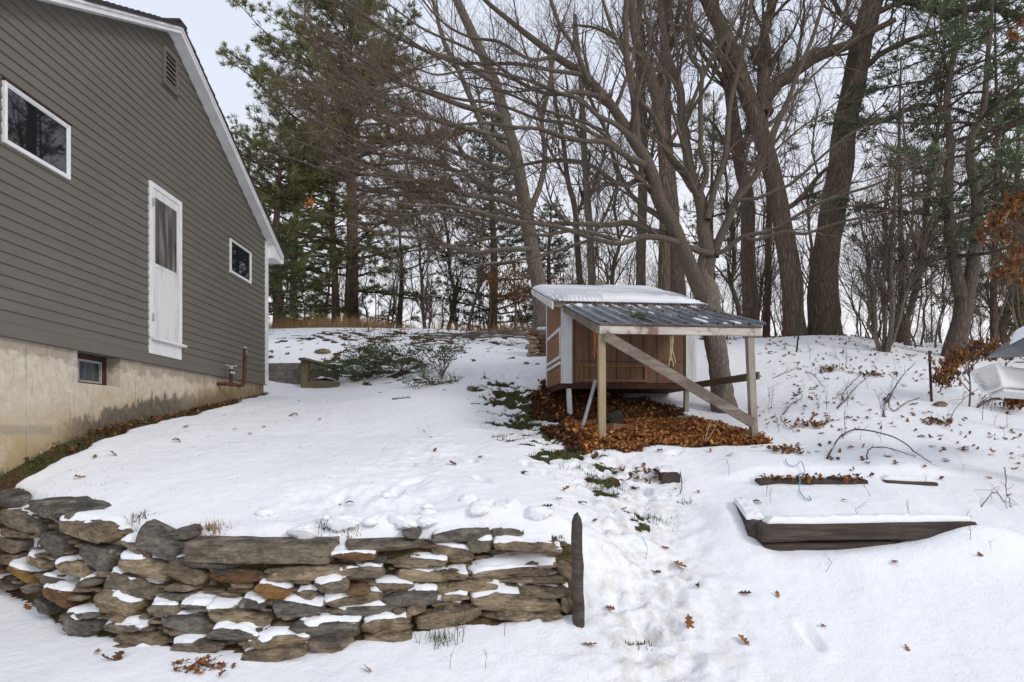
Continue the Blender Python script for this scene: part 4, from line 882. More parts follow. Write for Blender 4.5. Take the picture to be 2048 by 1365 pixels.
def broadleaf(name, label, cat, trunks, limbs, bark, tmat, levels, seed, group=None, bmat=None, crownfrom=None, sides=10, drop=None):
    rng = np.random.RandomState(seed)
    base = trunks[0][0][0].copy(); base[2] = gz(base[0], base[1])
    T = thing(name, label, cat, base, group=group)
    mb = MB()
    for j, (p, r) in enumerate(trunks):
        p, r = wob(p, r, rng, .12)
        if j == 0: r = flare(p, r, .1)
        bark_tube(mb, p, r, seed)
    mb.build('trunk', M[bark], T, smooth=True)
    if limbs:
        mb = MB()
        for p, r in limbs:
            q, r = wob(p, r, rng, .35); q[0] = p[0]; bark_tube(mb, q, r, seed + 1, 12, 46)
        mb.build('limbs', M[bmat or bark], T, smooth=True)
    src = (limbs or []) + [(p[len(p) // 2:], r[len(r) // 2:]) for p, r in trunks[(1 if limbs else 0):]] if crownfrom is None else crownfrom
    K = 14
    def rs(a): return np.stack([np.interp(np.linspace(0, 1, K), np.linspace(0, 1, len(a)), a[:, c]) for c in range(a.shape[1])], 1)
    S = [rs(np.hstack([p, r[:, None]])) for p, r in src]; P = np.stack([s[:, :3] for s in S]); R = np.stack([s[:, 3] for s in S])
    mb = MB(); allP = [(P, R)]
    for lv in levels:
        lv = dict(lv); n = lv.pop('n'); sd = lv.pop('sides', 3); frm = lv.pop('frm', -1); mi = lv.pop('mi', 0)
        P, R = spawn(allP[frm][0], allP[frm][1], n, rng=rng, **lv)
        if drop is not None: ok = ~drop(P); P, R = P[ok], R[ok]
        allP.append((P, R))
        v, f = tubes(P, R, sd); mb.add(v, f, mi)
    mb.build('crown', [M[tmat], M['twigred']], T, smooth=True)
    return T, allP

# ---- the many stemmed maple beside the coop
def maple():
    tr = limb([(1452,836,68),(1443,760,56),(1432,690,54),(1424,640,54),(1416,595,56),(1411,560,44),(1409,530,34),(1407,500,20)], 10.6, K=26)
    tr = (sink(tr[0]), tr[1] * .72)
    c = limb([(1412,585,44),(1422,520,42),(1410,470,38),(1402,430,34),(1393,390,32),(1380,340,28),(1368,260,24),(1360,190,22),(1340,120,20),(1325,50,16),(1318,-40,13)], 10.6, 11.6, 26)
    a = limb([(1414,610,46),(1395,560,44),(1368,505,42),(1344,450,41),(1318,400,38),(1300,345,36),(1275,290,32),(1248,250,29),(1215,205,26),(1165,150,24),(1110,112,21),(1060,75,18),(1010,35,15),(960,-10,12)], 10.6, 8.6, 30)
    A = [(a[0], a[1] * .68), (c[0], c[1] * .72)]
    L = [
     ([(1276,292,24),(1270,230,24),(1258,150,22),(1252,80,20),(1256,-20,17)], 10.0, 10.5),
     ([(1430,515,26),(1445,470,26),(1460,428,26),(1476,393,24),(1500,366,22),(1527,319,20),(1550,262,18),(1578,197,15),(1606,126,13),(1640,30,11),(1655,-30,9)], 10.6, 10.0),
     ([(1415,440,22),(1428,385,20),(1440,350,18),(1453,300,18),(1461,205,16),(1484,112,14),(1500,20,11),(1505,-30,9)], 10.6, 11.2),
     ([(1394,395,20),(1408,362,18),(1412,342,17),(1402,300,16),(1403,220,15),(1402,145,13),(1382,118,12),(1378,60,11),(1380,-30,9)], 10.7, 10.9),
     ([(1388,382,22),(1360,340,20),(1334,303,18),(1305,230,16),(1278,200,14),(1262,140,12),(1225,60,10),(1200,-20,8)], 10.7, 9.6),
     ([(1425,508,24),(1390,500,20),(1345,482,20),(1290,473,20),(1250,486,16),(1225,486,15),(1185,477,14),(1160,469,13),(1120,455,12),(1060,446,12),(1024,441,11),(954,424,9),(890,412,7),(830,412,5),(770,400,4)], 10.5, 8.2),
     ([(1345,470,20),(1300,462,20),(1254,446,20),(1220,450,17),(1188,450,16),(1130,448,14),(1076,446,13),(1030,430,11),(985,425,10),(930,432,8),(870,424,6),(800,430,5),(720,410,4)], 10.4, 8.8),
     ([(1240,484,13),(1180,466,12),(1137,462,12),(1095,470,11),(1048,469,10),(1000,474,9),(954,481,8),(888,497,6),(830,520,4)], 10.0, 8.9),
     ([(1290,330,24),(1252,312,18),(1210,285,15),(1165,282,14),(1123,272,13),(1080,258,12),(1038,256,11),(970,246,9),(907,249,7),(840,232,5),(780,240,4)], 9.7, 7.6),
     ([(1262,275,20),(1230,248,16),(1198,234,15),(1160,200,14),(1123,188,12),(1070,165,11),(1010,150,10),(940,140,8),(870,150,6),(800,120,4)], 9.4, 7.4),
     ([(1208,198,18),(1160,185,14),(1100,188,12),(1040,165,12),(980,120,10),(920,90,9),(850,60,7),(780,10,5)], 9.2, 7.2),
     ([(1180,168,16),(1150,100,14),(1120,50,13),(1095,-20,10)], 9.1, 8.6),
     ([(1300,345,22),(1255,370,16),(1225,362,14),(1180,330,12),(1120,320,11),(1050,330,10),(980,345,9),(900,350,7),(820,360,5),(740,350,4),(660,330,3)], 10.1, 7.8),
     ([(1344,450,22),(1305,425,18),(1275,402,16),(1258,385,15),(1232,330,13),(1215,270,12),(1190,220,11),(1165,150,9),(1150,80,7)], 10.3, 9.8),
     ([(1432,508,16),(1452,500,15),(1484,474,14),(1520,466,12),(1555,455,11),(1625,413,10),(1690,388,9),(1750,370,8),(1830,330,6),(1900,300,4)], 10.5, 9.2),
     ([(1490,474,10),(1512,480,10),(1569,464,10),(1610,468,9),(1648,455,9),(1700,440,8),(1750,431,7),(1830,400,6),(1900,392,4)], 10.3, 9.0),
     ([(1474,400,12),(1512,398,11),(1545,385,10),(1578,370,10),(1610,345,9),(1653,305,8),(1700,270,7),(1742,244,6),(1800,200,4)], 10.4, 9.4),
     ([(1462,425,12),(1480,375,11),(1500,290,10),(1540,250,9),(1590,190,8),(1660,120,6),(1720,70,4)], 10.5, 11.5),
     ([(1110,112,13),(1060,120,11),(1000,85,10),(940,75,8),(880,40,7),(830,-20,5)], 8.9, 7.4),
     ([(1165,150,14),(1100,140,12),(1030,128,11),(960,128,10),(890,120,8),(820,80,6),(760,30,4),(700,-10,3)], 9.1, 7.6),
     ([(1230,290,13),(1150,250,11),(1080,240,10),(1000,210,9),(920,200,8),(850,180,6),(780,190,4),(700,150,3)], 9.6, 7.8),
     ([(1190,477,11),(1120,500,9),(1040,520,8),(960,530,6),(880,545,4),(800,560,3)], 9.9, 8.6),
     ([(1328,415,14),(1290,370,12),(1240,300,11),(1180,250,9),(1100,225,8),(1010,185,7),(930,165,5),(850,90,4)], 10.3, 8.4),
     ([(1368,260,14),(1395,180,12),(1430,110,11),(1470,40,9),(1500,-20,7)], 11.0, 12.2),
     ([(1348,150,12),(1310,100,10),(1290,30,9),(1280,-30,7)], 11.3, 11.8)]
    limbs = A + [(lambda q: (q[0], np.maximum(q[1] * .62, .004)))(limb(p, y0, y1, 24)) for p, y0, y1 in L]
    left = [5, 6, 7, 8, 9, 10, 12, 18, 19, 20, 21, 22]
    T, aP = broadleaf('maple_tree', 'many stemmed bare maple close behind the coop with snow lined low limbs', 'tree', [tr], limbs, 'bark_maple', 'twig',
        [dict(n=230, l0=.7, l1=2.2, ang=(25, 60), up=.12, K=8, rs=.5, rmin=.005, wig=.14, sides=5, t0=.15),
         dict(n=1600, l0=.35, l1=1.1, ang=(25, 60), up=.12, K=6, rs=.55, rmin=.0025, wig=.16, sides=4, t0=.15),
         dict(n=7500, l0=.15, l1=.5, ang=(25, 60), up=.1, K=4, rs=.6, rmin=.0017, wig=.18, sides=3, t0=.15)], 11, bmat='branch', drop=lambda P: ((P[..., 2] < 2.75) & (P[..., 0] > .2) & (P[..., 0] < 4.3) & (P[..., 1] > 6.5)).any(1))
    return T
maple()
# fine twiggy top of the maple hanging out to the left over the pines
def redmaple():
    tr = limb([(1088,700,44),(1085,650,36),(1078,590,30),(1068,520,28),(1056,440,27),(1044,370,25),(1034,319,24),(1019,263,22),(1001,202,21),(977,136,19),(940,56,16),(900,-30,13)], 15.0, K=30)
    tr = (sink(tr[0]), tr[1])
    L = [([(1034,326,18),(1005,300,16),(977,277,14),(955,230,13),(930,169,11),(905,120,10),(880,60,8),(860,-20,6)], 15.0, 14.0),
         ([(1056,440,14),(1075,380,12),(1090,320,11),(1085,240,9),(1100,160,8),(1120,60,6)], 15.0, 15.6),
         ([(1050,420,13),(1000,400,11),(940,390,10),(870,370,9),(790,352,8),(710,325,6),(640,300,5),(570,275,3)], 15.0, 12.3),
         ([(1058,450,13),(1010,440,11),(940,420,10),(860,396,9),(770,385,8),(690,360,6),(620,330,4),(560,310,3)], 14.9, 13.0),
         ([(1040,350,12),(980,330,10),(900,300,9),(820,270,8),(740,230,7),(660,190,5),(600,150,3)], 15.0, 12.6),
         ([(1010,235,12),(950,220,10),(870,190,9),(790,160,7),(710,110,6),(640,60,4),(580,20,3)], 15.0, 12.4),
         ([(990,165,11),(930,130,10),(850,100,8),(770,60,7),(700,10,5),(650,-30,4)], 15.0, 12.6),
         ([(1066,500,10),(1010,500,9),(940,505,8),(860,480,7),(780,470,5),(700,450,4)], 14.9, 13.4),
         ([(1045,390,10),(990,380,9),(920,345,8),(840,320,7),(760,300,6),(680,265,5),(600,230,3)], 15.0, 12.0),
         ([(1020,280,10),(950,262,9),(870,240,8),(790,205,7),(710,170,5),(630,110,3)], 15.0, 13.2)]
    limbs = [limb(p, a, b, 24) for p, a, b in L]
    left = limbs[2:]
    broadleaf('red_maple_tree', 'bare maple left of the coop with a dense haze of reddish twigs', 'tree', [tr], limbs, 'bark_mid', 'twigred',
        [dict(n=170, l0=.6, l1=2.2, ang=(20, 55), up=.1, K=8, rs=.5, rmin=.005, wig=.13, sides=4, t0=.2),
         dict(n=1700, l0=.35, l1=1.2, ang=(20, 55), up=.1, K=6, rs=.55, rmin=.0025, wig=.14, sides=3, t0=.1),
         dict(n=9000, l0=.15, l1=.55, ang=(20, 55), up=.1, K=4, rs=.6, rmin=.0018, wig=.16, sides=3, t0=.1)], 12, bmat='bark_mid')
redmaple()
TW = lambda a, b, c, m=1: [dict(n=int(a), l0=.8 * m, l1=2.4 * m, ang=(30, 65), up=.2, K=8, rs=.45, rmin=.006, wig=.15, sides=4, t0=.1), dict(n=int(b * 1.5), l0=.4 * m, l1=1.4 * m, ang=(25, 60), up=.15, K=6, rs=.5, rmin=.0035, wig=.17, sides=3, t0=.15), dict(n=int(c * 1.8), l0=.2 * m, l1=.7 * m, ang=(25, 60), up=.12, K=4, rs=.6, rmin=.0025, wig=.18, sides=3, t0=.15)]
def big_trees():
    # leaning oak and the stout oak
    e = limb([(1588,690,72),(1590,665,60),(1588,628,54),(1574,488,48),(1550,375,44),(1527,281,43),(1494,188,40),(1461,94,38),(1424,19,34),(1395,-40,32)], 15.0, K=36)
    eb = [limb([(1530,230,38),(1530,200,32),(1531,165,26),(1532,110,22),(1531,60,20),(1545,-30,17)], 15, 15.4), limb([(1532,200,26),(1550,170,26),(1569,157,26),(1616,122,24),(1650,106,22),(1690,90,19),(1730,70,14),(1790,40,10)], 15, 14.2),
          limb([(1500,200,14),(1460,150,12),(1420,90,10),(1370,60,8),(1320,40,6)], 15, 14), limb([(1560,420,12),(1600,400,10),(1640,350,8),(1680,320,6)], 15, 15.5), limb([(1540,340,12),(1500,330,9),(1460,300,7),(1430,250,5)],15,15.6)]
    broadleaf('leaning_oak_tree', 'big oak trunk leaning left beside the stoutest trunk', 'tree', [(sink(e[0]), e[1] * .76)], eb, 'bark_oak', 'twigdark', TW(70, 380, 1300), 21)
    f = limb([(1650,684,96),(1648,660,76),(1648,600,68),(1650,516,61),(1667,399,56),(1686,291,53),(1705,188,50),(1719,94,47),(1738,19,46),(1757,-45,42)], 15.4, K=36)
    fb = [limb([(1748,-12,26),(1790,-8,18),(1828,5,16),(1860,16,15),(1900,24,15),(1940,15,14),(1973,13,14),(2010,24,13),(2050,42,12),(2090,70,10)], 15.3, 13),
          limb([(1690,270,14),(1720,250,10),(1770,240,9),(1840,210,7),(1900,220,5)], 15.4, 14), limb([(1712,150,14),(1760,110,11),(1820,80,9),(1900,60,6)], 15.4, 15), limb([(1725,70,14),(1690,40,10),(1660,-10,8)], 15.4, 15), limb([(1735,30,13),(1790,10,10),(1850,-30,8)], 15.4, 16)]
    broadleaf('stout_oak_tree', 'stoutest dark oak trunk rising behind the coop on the snowy bank', 'tree', [(sink(f[0]), f[1] * .84)], fb, 'bark_oakg', 'twigdark', TW(70, 380, 1300), 22)
    d = limb([(1500,690,38),(1499,628,32),(1494,422,27),(1480,328,25),(1466,225,23),(1452,131,20),(1435,40,17),(1425,-40,15)], 17, K=30)
    db = [limb([(1478,320,12),(1500,260,10),(1520,200,8),(1560,100,6)], 17, 17.5), limb([(1462,200,12),(1440,150,10),(1400,100,7),(1370,30,5)], 17, 16.5), limb([(1450,120,10),(1480,60,8),(1500,-20,6)], 17, 17.5)]
    broadleaf('oak_tree', 'straight dark trunk standing just left of the leaning oak', 'tree', [(sink(d[0]), d[1])], db, 'bark_oak', 'twigdark', TW(45, 240, 800), 23)
    c = limb([(1327,700,30),(1327,577,25),(1329,450,23),(1330,328,22),(1316,211,22),(1296,140,21),(1278,94,20),(1262,10,17),(1255,-40,15)], 14.5, K=30)
    cb = [limb([(1316,211,14),(1330,160,12),(1335,90,10),(1340,0,8)], 14.5, 15), limb([(1290,120,10),(1250,90,8),(1200,60,6),(1150,50,4)], 14.5, 13.5), limb([(1329,300,10),(1355,260,8),(1380,200,6)], 14.5, 15)]
    broadleaf('young_oak_tree', 'slender brown trunk directly above the middle of the coop roof', 'tree', [(sink(c[0]), c[1])], cb, 'bark_oak', 'twigdark', TW(45, 240, 800), 24)
    g = limb([(1356,700,36),(1355,577,30),(1349,469,27),(1342,380,25),(1334,281,23),(1328,141,21),(1332,40,18),(1336,-40,16)], 15.5, K=30)
    gb = [limb([(1332,260,12),(1310,200,9),(1290,120,7),(1285,40,5)], 15.5, 16), limb([(1328,130,10),(1350,70,8),(1360,-20,6)], 15.5, 15)]
    broadleaf('young_oak_tree', 'slightly thicker trunk hard against the slender one above the coop roof', 'tree', [(sink(g[0]), g[1])], gb, 'bark_dark', 'twigdark', TW(45, 240, 700), 25)
    h = limb([(1279,690,26),(1280,572,20),(1283,470,19),(1285,375,18),(1286,250,16),(1280,120,14),(1275,-30,11)], 18, K=26)
    broadleaf('young_oak_tree', 'mossy thin trunk standing left of the pair above the coop roof', 'tree', [(sink(h[0]), h[1])], [limb([(1285,380,8),(1300,330,7),(1310,260,5)], 18, 18), limb([(1284,220,9),(1260,150,7),(1240,60,5)], 18, 17), limb([(1282,300,9),(1310,200,7),(1330,90,5)], 18, 19)], 'bark_oakg', 'twigdark', TW(40, 200, 600), 26)
    k = limb([(1186,690,20),(1184,577,16),(1180,480,14),(1176,400,13),(1170,320,12),(1165,244,11),(1160,150,9),(1150,30,7)], 19, K=24)
    broadleaf('slim_tree', 'slim pale trunk rising behind the left half of the coop roof', 'tree', [(sink(k[0]), k[1])], [limb([(1176,400,7),(1200,340,6),(1215,270,5),(1220,180,3)], 19, 19), limb([(1168,300,7),(1145,230,6),(1130,150,4)], 19, 18.5), limb([(1180,480,6),(1215,420,5),(1240,350,3)],19,19.5)], 'bark_mid', 'twig', TW(40, 200, 600), 27)
    k = limb([(1162,690,18),(1160,577,13),(1155,500,12),(1150,420,11),(1135,360,10),(1127,290,9),(1110,200,7),(1095,90,5)], 20, K=24)
    broadleaf('slim_tree', 'slim darker trunk left of the pale one behind the coop', 'tree', [(sink(k[0]), k[1])], [limb([(1152,440,7),(1170,380,6),(1180,300,4)], 20, 20), limb([(1135,360,6),(1110,320,5),(1080,260,4)], 20, 19.5)], 'bark_dark', 'twigdark', TW(35, 170, 500), 28)
    # pines at the right
    return
big_trees()

# ---- pines: trunk, whorled branches and tufts of needles
def tufts(mb, C, D, rng, n=7, L=(.10, .2), w=.012, mi=0, flat=1):
    N = len(C); d = np.repeat(D, n, 0) + rng.normal(0, .75, (N * n, 3)) * np.array([1, 1, flat]); d /= np.linalg.norm(d, axis=1, keepdims=True)
    c = np.repeat(C, n, 0); l = rng.uniform(*L, N * n)[:, None]; s = np.cross(d, rng.normal(0, 1, d.shape)); s /= np.linalg.norm(s, axis=1, keepdims=True) + 1e-9
    v = np.stack([c - s * w * .5, c + d * l * .6 + s * w, c + d * l, c + d * l * .6 - s * w], 1).reshape(-1, 3); mb.add(v, np.arange(N * n * 4).reshape(-1, 4), mi)
def pine(name, label, base, top, r0, z0, rad, seed, needle='needle', bark='bark_pine', nb=5, gap=.55, dens=1., lean=(0, 0), droop=-.02, w=.02, L=(.12, .26), group=None, tn=7, flat=.7, ang=.2, trunkpts=None, prof=None, cat='tree', low=1.):
    rng = np.random.RandomState(seed); base = np.array(base, float)
    T = thing(name, label, cat, base, group=group)
    h = top - base[2]
    if trunkpts is None:
        z = np.linspace(0, 1, 26); P = base + np.stack([lean[0] * z ** 1.3, lean[1] * z, h * z], 1) + np.stack([.06 * np.sin(z * 7 + seed), .05 * np.cos(z * 5 + seed), 0 * z], 1) * (z[:, None] > 0); R = r0 * (1 - .86 * z) + .006
        R = flare(P, R, .3, .4); P = sink(P, .3); TR = [(P, R)]
    else: TR = trunkpts
    mb = MB()
    for P, R in TR: add_tubes(mb, P[None], R[None], 10)
    mb.build('trunk', M[bark], T, smooth=True)
    bp, br = [], []; K = 7
    for P, R in TR:
        zz = z0
        while zz < P[-1, 2] - .15:
            f = (zz - z0) / (top - z0); rd = (rad * (1 - f) ** .7 * (.35 + .65 * min(1, f * 5 + .3)) if prof is None else rad * np.interp(f, *zip(*prof)))
            c = np.array([np.interp(zz, P[:, 2], P[:, k]) for k in range(3)]); rt = np.interp(zz, P[:, 2], R); a0 = rng.uniform(0, 6.28)
            for b in range(nb):
                if rng.rand() > dens * (low if f < .38 else 1): continue
                a = a0 + b * 6.283 / nb + rng.normal(0, .25); ln = rd * rng.uniform(.55, 1.12) + .12; u = np.linspace(0, 1, K)[:, None]
                e = ang + rng.normal(0, .10) + .55 * f ** 3
                d = np.array([math.cos(a), math.sin(a), 0]); pts = c + d * ln * u + np.array([0, 0, 1]) * (ln * (e * u + (droop - .12) * u ** 2 + .10 * u ** 4)); pts = pts + np.cumsum(rng.normal(0, .022 * ln, (K, 3)), 0) * np.array([1, 1, .6]); pts[0] = c
                bp.append(pts); br.append(np.maximum(min(rt * .5, .012 + .013 * ln) * (1 - .8 * np.linspace(0, 1, K)), .005))
            zz += gap * rng.uniform(.7, 1.3) * (1.1 - .5 * f)
    P1, R1 = np.stack(bp), np.stack(br); Lsum = np.linalg.norm(np.diff(P1, axis=1), axis=2).sum()
    P2, R2 = spawn(P1, R1, int(Lsum * 5.0), .25, .95 if rad > 1.5 else .5, rng, ang=(35, 70), up=.05, K=5, rs=.5, rmin=.004, t0=.22, wig=.12, trop=.03, side=(1, 1, .35))
    mb = MB(); add_tubes(mb, P1, R1, 4); add_tubes(mb, P2, R2, 3); mb.build('branches', M['twigdark'], T, smooth=True)
    u = rng.rand(len(P2), 6) ** .7; fi = u * 3.99; i = fi.astype(int); fr = (fi - i)[..., None]; ar = np.arange(len(P2))[:, None]
    C = (P2[ar, i] * (1 - fr) + P2[ar, i + 1] * fr).reshape(-1, 3); D = (P2[ar, i + 1] - P2[ar, i]).reshape(-1, 3); D /= np.linalg.norm(D, axis=1, keepdims=True)
    D = D + np.array([0, 0, .35])
    mb = MB(); tufts(mb, C, D, rng, tn, L, w, 0, flat)
    C = P1[:, -3:].reshape(-1, 3); tufts(mb, np.repeat(C, 3, 0) + rng.normal(0, .05, (len(C) * 3, 3)), np.repeat(P1[:, -3:] - P1[:, -4:-1], 3, 1).reshape(-1, 3) + 1e-3, rng, tn, L, w, 0, flat)
    mb.build('crown', M[needle], T)
    return T
def pines():
    def gb(px, Y): x = (px - CX) / F * Y; return (x, Y, gz(x, Y))
    pine('white_pine', 'tallest white pine, its dark mass filling the gap left of the maples', gb(701, 23), 16.0, .27, 4.6, 4.6, 31, 'needle', gap=.5, nb=7, low=.35, L=(.10, .22), w=.009, tn=12, prof=[(0, .6), (.1, .85), (.3, .8), (.45, 1.), (.55, .85), (.75, .62), (.9, .38), (1, .1)])
    pine('white_pine', 'slimmer pine trunk left of the tallest pine with yellow green boughs', gb(668, 24.5), 12.4, .17, 4.2, 2.8, 32, 'needlep', gap=.7, nb=5, dens=.8, low=.4, L=(.10, .2), w=.0085, tn=12)
    pine('white_pine', 'dark full pine close behind the roof edge of the house', gb(556, 21), 9.9, .19, 3.9, 3.1, 33, 'needle', gap=.55, L=(.10, .2), w=.0085, tn=12, prof=[(0, .75), (.4, 1), (.8, .75), (.93, .3), (1, .1)])
    pine('white_pine', 'yellowish bushy pine between the roof edge and the tallest pine', gb(590, 27), 12.6, .2, 4.6, 3.2, 34, 'needlep', nb=5, gap=.6, low=.3, L=(.10, .2), w=.0085, tn=12, prof=[(0, .6), (.5, 1), (.85, .7), (1, .15)])
    pine('white_pine', 'small dark pine showing below the eave at the house corner', gb(520, 19), 6.2, .1, 3.4, 2.0, 35, 'needled', gap=.45, L=(.07, .15), w=.010, tn=8)
    pine('white_pine', 'thin pine with drooping boughs right of the tallest pine', gb(800, 26), 9.8, .13, 4.4, 2.6, 36, 'needle', gap=.95, dens=.7, L=(.09, .18), w=.010, tn=8, prof=[(0, .7), (.5, 1), (.8, .8), (1, .2)])
    pine('spruce_tree', 'dark conical spruce behind the low maple limbs left of the coop', gb(985, 24), 12.2, .2, 3.6, 2.4, 37, 'needled', gap=.5, L=(.07, .15), w=.010, tn=8, nb=6, prof=[(0, .8), (.15, 1), (.6, .65), (1, .08)])
    pine('spruce_tree', 'dark spruce farther back between the conical spruce and the coop roof', gb(1100, 27), 9.6, .16, 3.6, 2.0, 38, 'needled', gap=.55, L=(.07, .15), w=.010, tn=8, nb=6)
    # right: forked pine with open dark boughs
    t = limb([(1905,735,44),(1911,690,38),(1923,640,33),(1930,600,33)], 13.0, K=14); l = limb([(1929,610,25),(1912,543,23),(1900,461,20),(1896,359,18),(1901,287,15),(1893,210,13),(1905,123,11),(1927,41,8),(1930,-60,5)], 13.0, 13.3, 22); r = limb([(1931,612,25),(1942,554,24),(1953,461,22),(1953,390,19),(1941,328,17),(1942,277,15),(1966,225,12),(1975,120,9),(1985,0,6)], 13.0, 12.7, 22)
    base = (t[0][0][0], 13.0, gz(t[0][0][0], 13.0))
    pine('forked_pine', 'dark forked pine leaning over the right slope with open green boughs', base, 9.6, .2, 3.6, 2.9, 41, 'needled', trunkpts=[(sink(t[0]), flare(t[0], t[1], .3, .3)), l, r], gap=.7, nb=4, dens=.6, droop=-.03, ang=.12, L=(.10, .2), w=.012, tn=6, bark='bark_dark', prof=[(0, .75), (.1, .9), (.4, .85), (.6, 1), (1, .8)])
    pine('white_pine', 'tall thin pine behind the forked pine near the right edge', gb(1992, 16.5), 11.5, .085, 4.6, 2.3, 42, 'needled', gap=.7, dens=.4, L=(.10, .2), w=.014, tn=6, prof=[(0, .6), (.5, 1), (1, .7)])
    pine('white_pine', 'slim pine seen behind the leaning oak with sparse green tufts', gb(1535, 22), 14, .13, 6.5, 1.9, 43, 'needled', gap=1., dens=.55, L=(.09, .18), w=.010, tn=7, prof=[(0, .8), (.5, 1), (1, .5)])
    pine('white_pine', 'sparse pine filling the gap right of the stoutest trunk', gb(1800, 21), 12.5, .12, 6.0, 2.5, 44, 'needled', gap=.9, dens=.5, L=(.09, .18), w=.010, tn=7, prof=[(0, .6), (.5, 1), (1, .6)])
    pine('white_pine', 'sparse pine between the maple stems and the straight dark trunk', gb(1425, 24), 13, .12, 6.0, 1.8, 45, 'needle', gap=.95, dens=.65, L=(.09, .18), w=.010, tn=7)
pines()

# ---- slim background trees, saplings and brush
def saplings():
    rng = np.random.RandomState(77)
    def stem(px, py, Y, h, r, lean, seed, nbr=26, ntw=120, name='sapling', label='', group=None, mat='sap', twm='twig', multi=1, spread=.25):
        rs = np.random.RandomState(seed); x = (px - CX) / F * Y; b = np.array([x, Y, gz(x, Y)])
        tr = []
        for m in range(multi):
            K = 12; z = np.linspace(0, 1, K); a = rs.uniform(0, 6.28); sp = spread * h * (multi > 1) * rs.uniform(.4, 1)
            hh = h * rs.uniform(.7, 1.05); P = b + np.stack([(lean * h * z + math.cos(a) * sp * z ** .8), math.sin(a) * sp * z ** .8, hh * z - .1], 1) + np.cumsum(rs.normal(0, .012 * h, (K, 3)), 0) * np.array([1, 1, .2]); R = r * rs.uniform(.7, 1.1) * (1 - .8 * z) + .003
            P[0] = b - np.array([0, 0, .15]) + np.array([math.cos(a), math.sin(a), 0]) * r * (multi > 1); tr.append((P, R))
        T = thing(name, label, 'tree', b, group=group)
        mb = MB(); P, R = rep(tr); add_tubes(mb, P, R, 6); mb.build('trunk', M[mat], T, smooth=True)
        mb = MB(); k = h / 4
        P1, R1 = spawn(P, R, nbr * multi, .5 * k, 1.5 * k, rs, ang=(25, 60), up=.2, K=7, rs=.5, rmin=.004, t0=.2, wig=.16); add_tubes(mb, P1, R1, 3)
        P2, R2 = spawn(P1, R1, ntw * multi, .2 * k, .75 * k, rs, ang=(25, 60), up=.12, K=5, rs=.6, rmin=.003, t0=.15, wig=.2); add_tubes(mb, P2, R2, 3)
        P3, R3 = spawn(P2, R2, ntw * multi * 2, .1 * k, .35 * k, rs, ang=(25, 60), up=.1, K=4, rs=.6, rmin=.0025, t0=.15, wig=.2); add_tubes(mb, P3, R3, 3)
        mb.build('crown', M[twm], T, smooth=True); return T
    # named ones first
    stem(1768, 700, 13.2, 5.2, .05, .05, 1, 26, 130, 'multi_stem_tree', 'clump of thin leaning stems on the bank right of the stoutest trunk', mat='bark_mid', twm='twig', multi=7, spread=.2)
    stem(1815, 715, 14.5, 8, .09, .06, 2, 40, 240, 'slim_tree', 'slim bare tree standing right of the clump of leaning stems', mat='bark_mid', twm='twigdark')
    stem(2010, 700, 18, 9, .1, .0, 3, 40, 240, 'slim_tree', 'pale slim tree at the far right edge behind the thin pine', mat='bark_mid')
    stem(1620, 690, 19, 8, .07, .0, 4, 40, 220, 'slim_tree', 'thin tree showing in the gap between the two big oaks', mat='bark_dark', twm='twigdark')
    stem(1475, 690, 19, 9, .09, .0, 5, 40, 220, 'slim_tree', 'thin dark tree directly right of the maple fork', mat='bark_dark', twm='twigdark')
    stem(1520, 690, 21, 7, .08, .03, 6, 40, 220, 'slim_tree', 'thin tree between the straight trunk and the leaning oak', mat='bark_mid', twm='twig')
    stem(850, 660, 24, 7.5, .09, -.06, 7, 40, 240, 'slim_tree', 'slender bare tree on the ridge right of the pines', mat='sap')
    stem(905, 660, 25, 8.5, .1, -.02, 8, 40, 260, 'slim_tree', 'pale slender tree in the open gap left of the conical spruce', mat='sap')
    stem(940, 662, 22, 6, .06, .04, 9, 36, 220, 'slim_tree', 'thin leaning tree just left of the conical spruce', mat='bark_mid')
    stem(1225, 690, 21, 8, .08, .02, 10, 40, 240, 'slim_tree', 'slim tree above the coop roof left of the mossy thin trunk', mat='bark_mid')
    k = 0
    for (x0, x1, n, Y0, Y1, h0, h1) in ((545, 1075, 22, 20, 27, 2.0, 4.2), (1090, 1420, 16, 18, 28, 2.6, 6), (1430, 1600, 12, 18, 26, 3, 7), (1690, 2060, 30, 13.6, 24, 2.2, 6.0)):
        for i in range(n):
            px = x0 + (x1 - x0) * (i + rng.rand()) / n; Y = rng.uniform(Y0, Y1); sp = rng.choice(['left', 'right']); left = px < 1080
            stem(px, 0, Y, rng.uniform(h0, h1), rng.uniform(.018, .04), rng.normal(0, .10), 200 + k, 22, 110, 'sapling', 'thin bare sapling in the brush along the ridge beyond the yard' if left else 'thin bare sapling in the thicket behind the coop and big trunks', 'saplings along the left ridge' if left else 'saplings in the right thicket', mat=['sap', 'bark_mid', 'bark_dark'][k % 3], twm=['sap', 'twig', 'twig'][k % 3], multi=1 + (k % 3 == 0) * 2, spread=.18); k += 1
saplings()
def side_trees():
    def gb(x, y): return (x, y, gz(x, y))
    for i, (x, y, t, r) in enumerate(((15, 17.5, 9, 2.2), (17, 10, 11, 2.8), (17, 21, 12, 2.6))): pine('white_pine', ('white pine beyond the right edge of the yard', 'broad white pine farther right beyond the play tower', 'tall white pine behind the right slope')[i], gb(x, y), t, .16, gz(x, y) + 1.0, r, 50 + i, 'needle', gap=.8, dens=.8, L=(.1, .2), w=.016, tn=6)
side_trees()
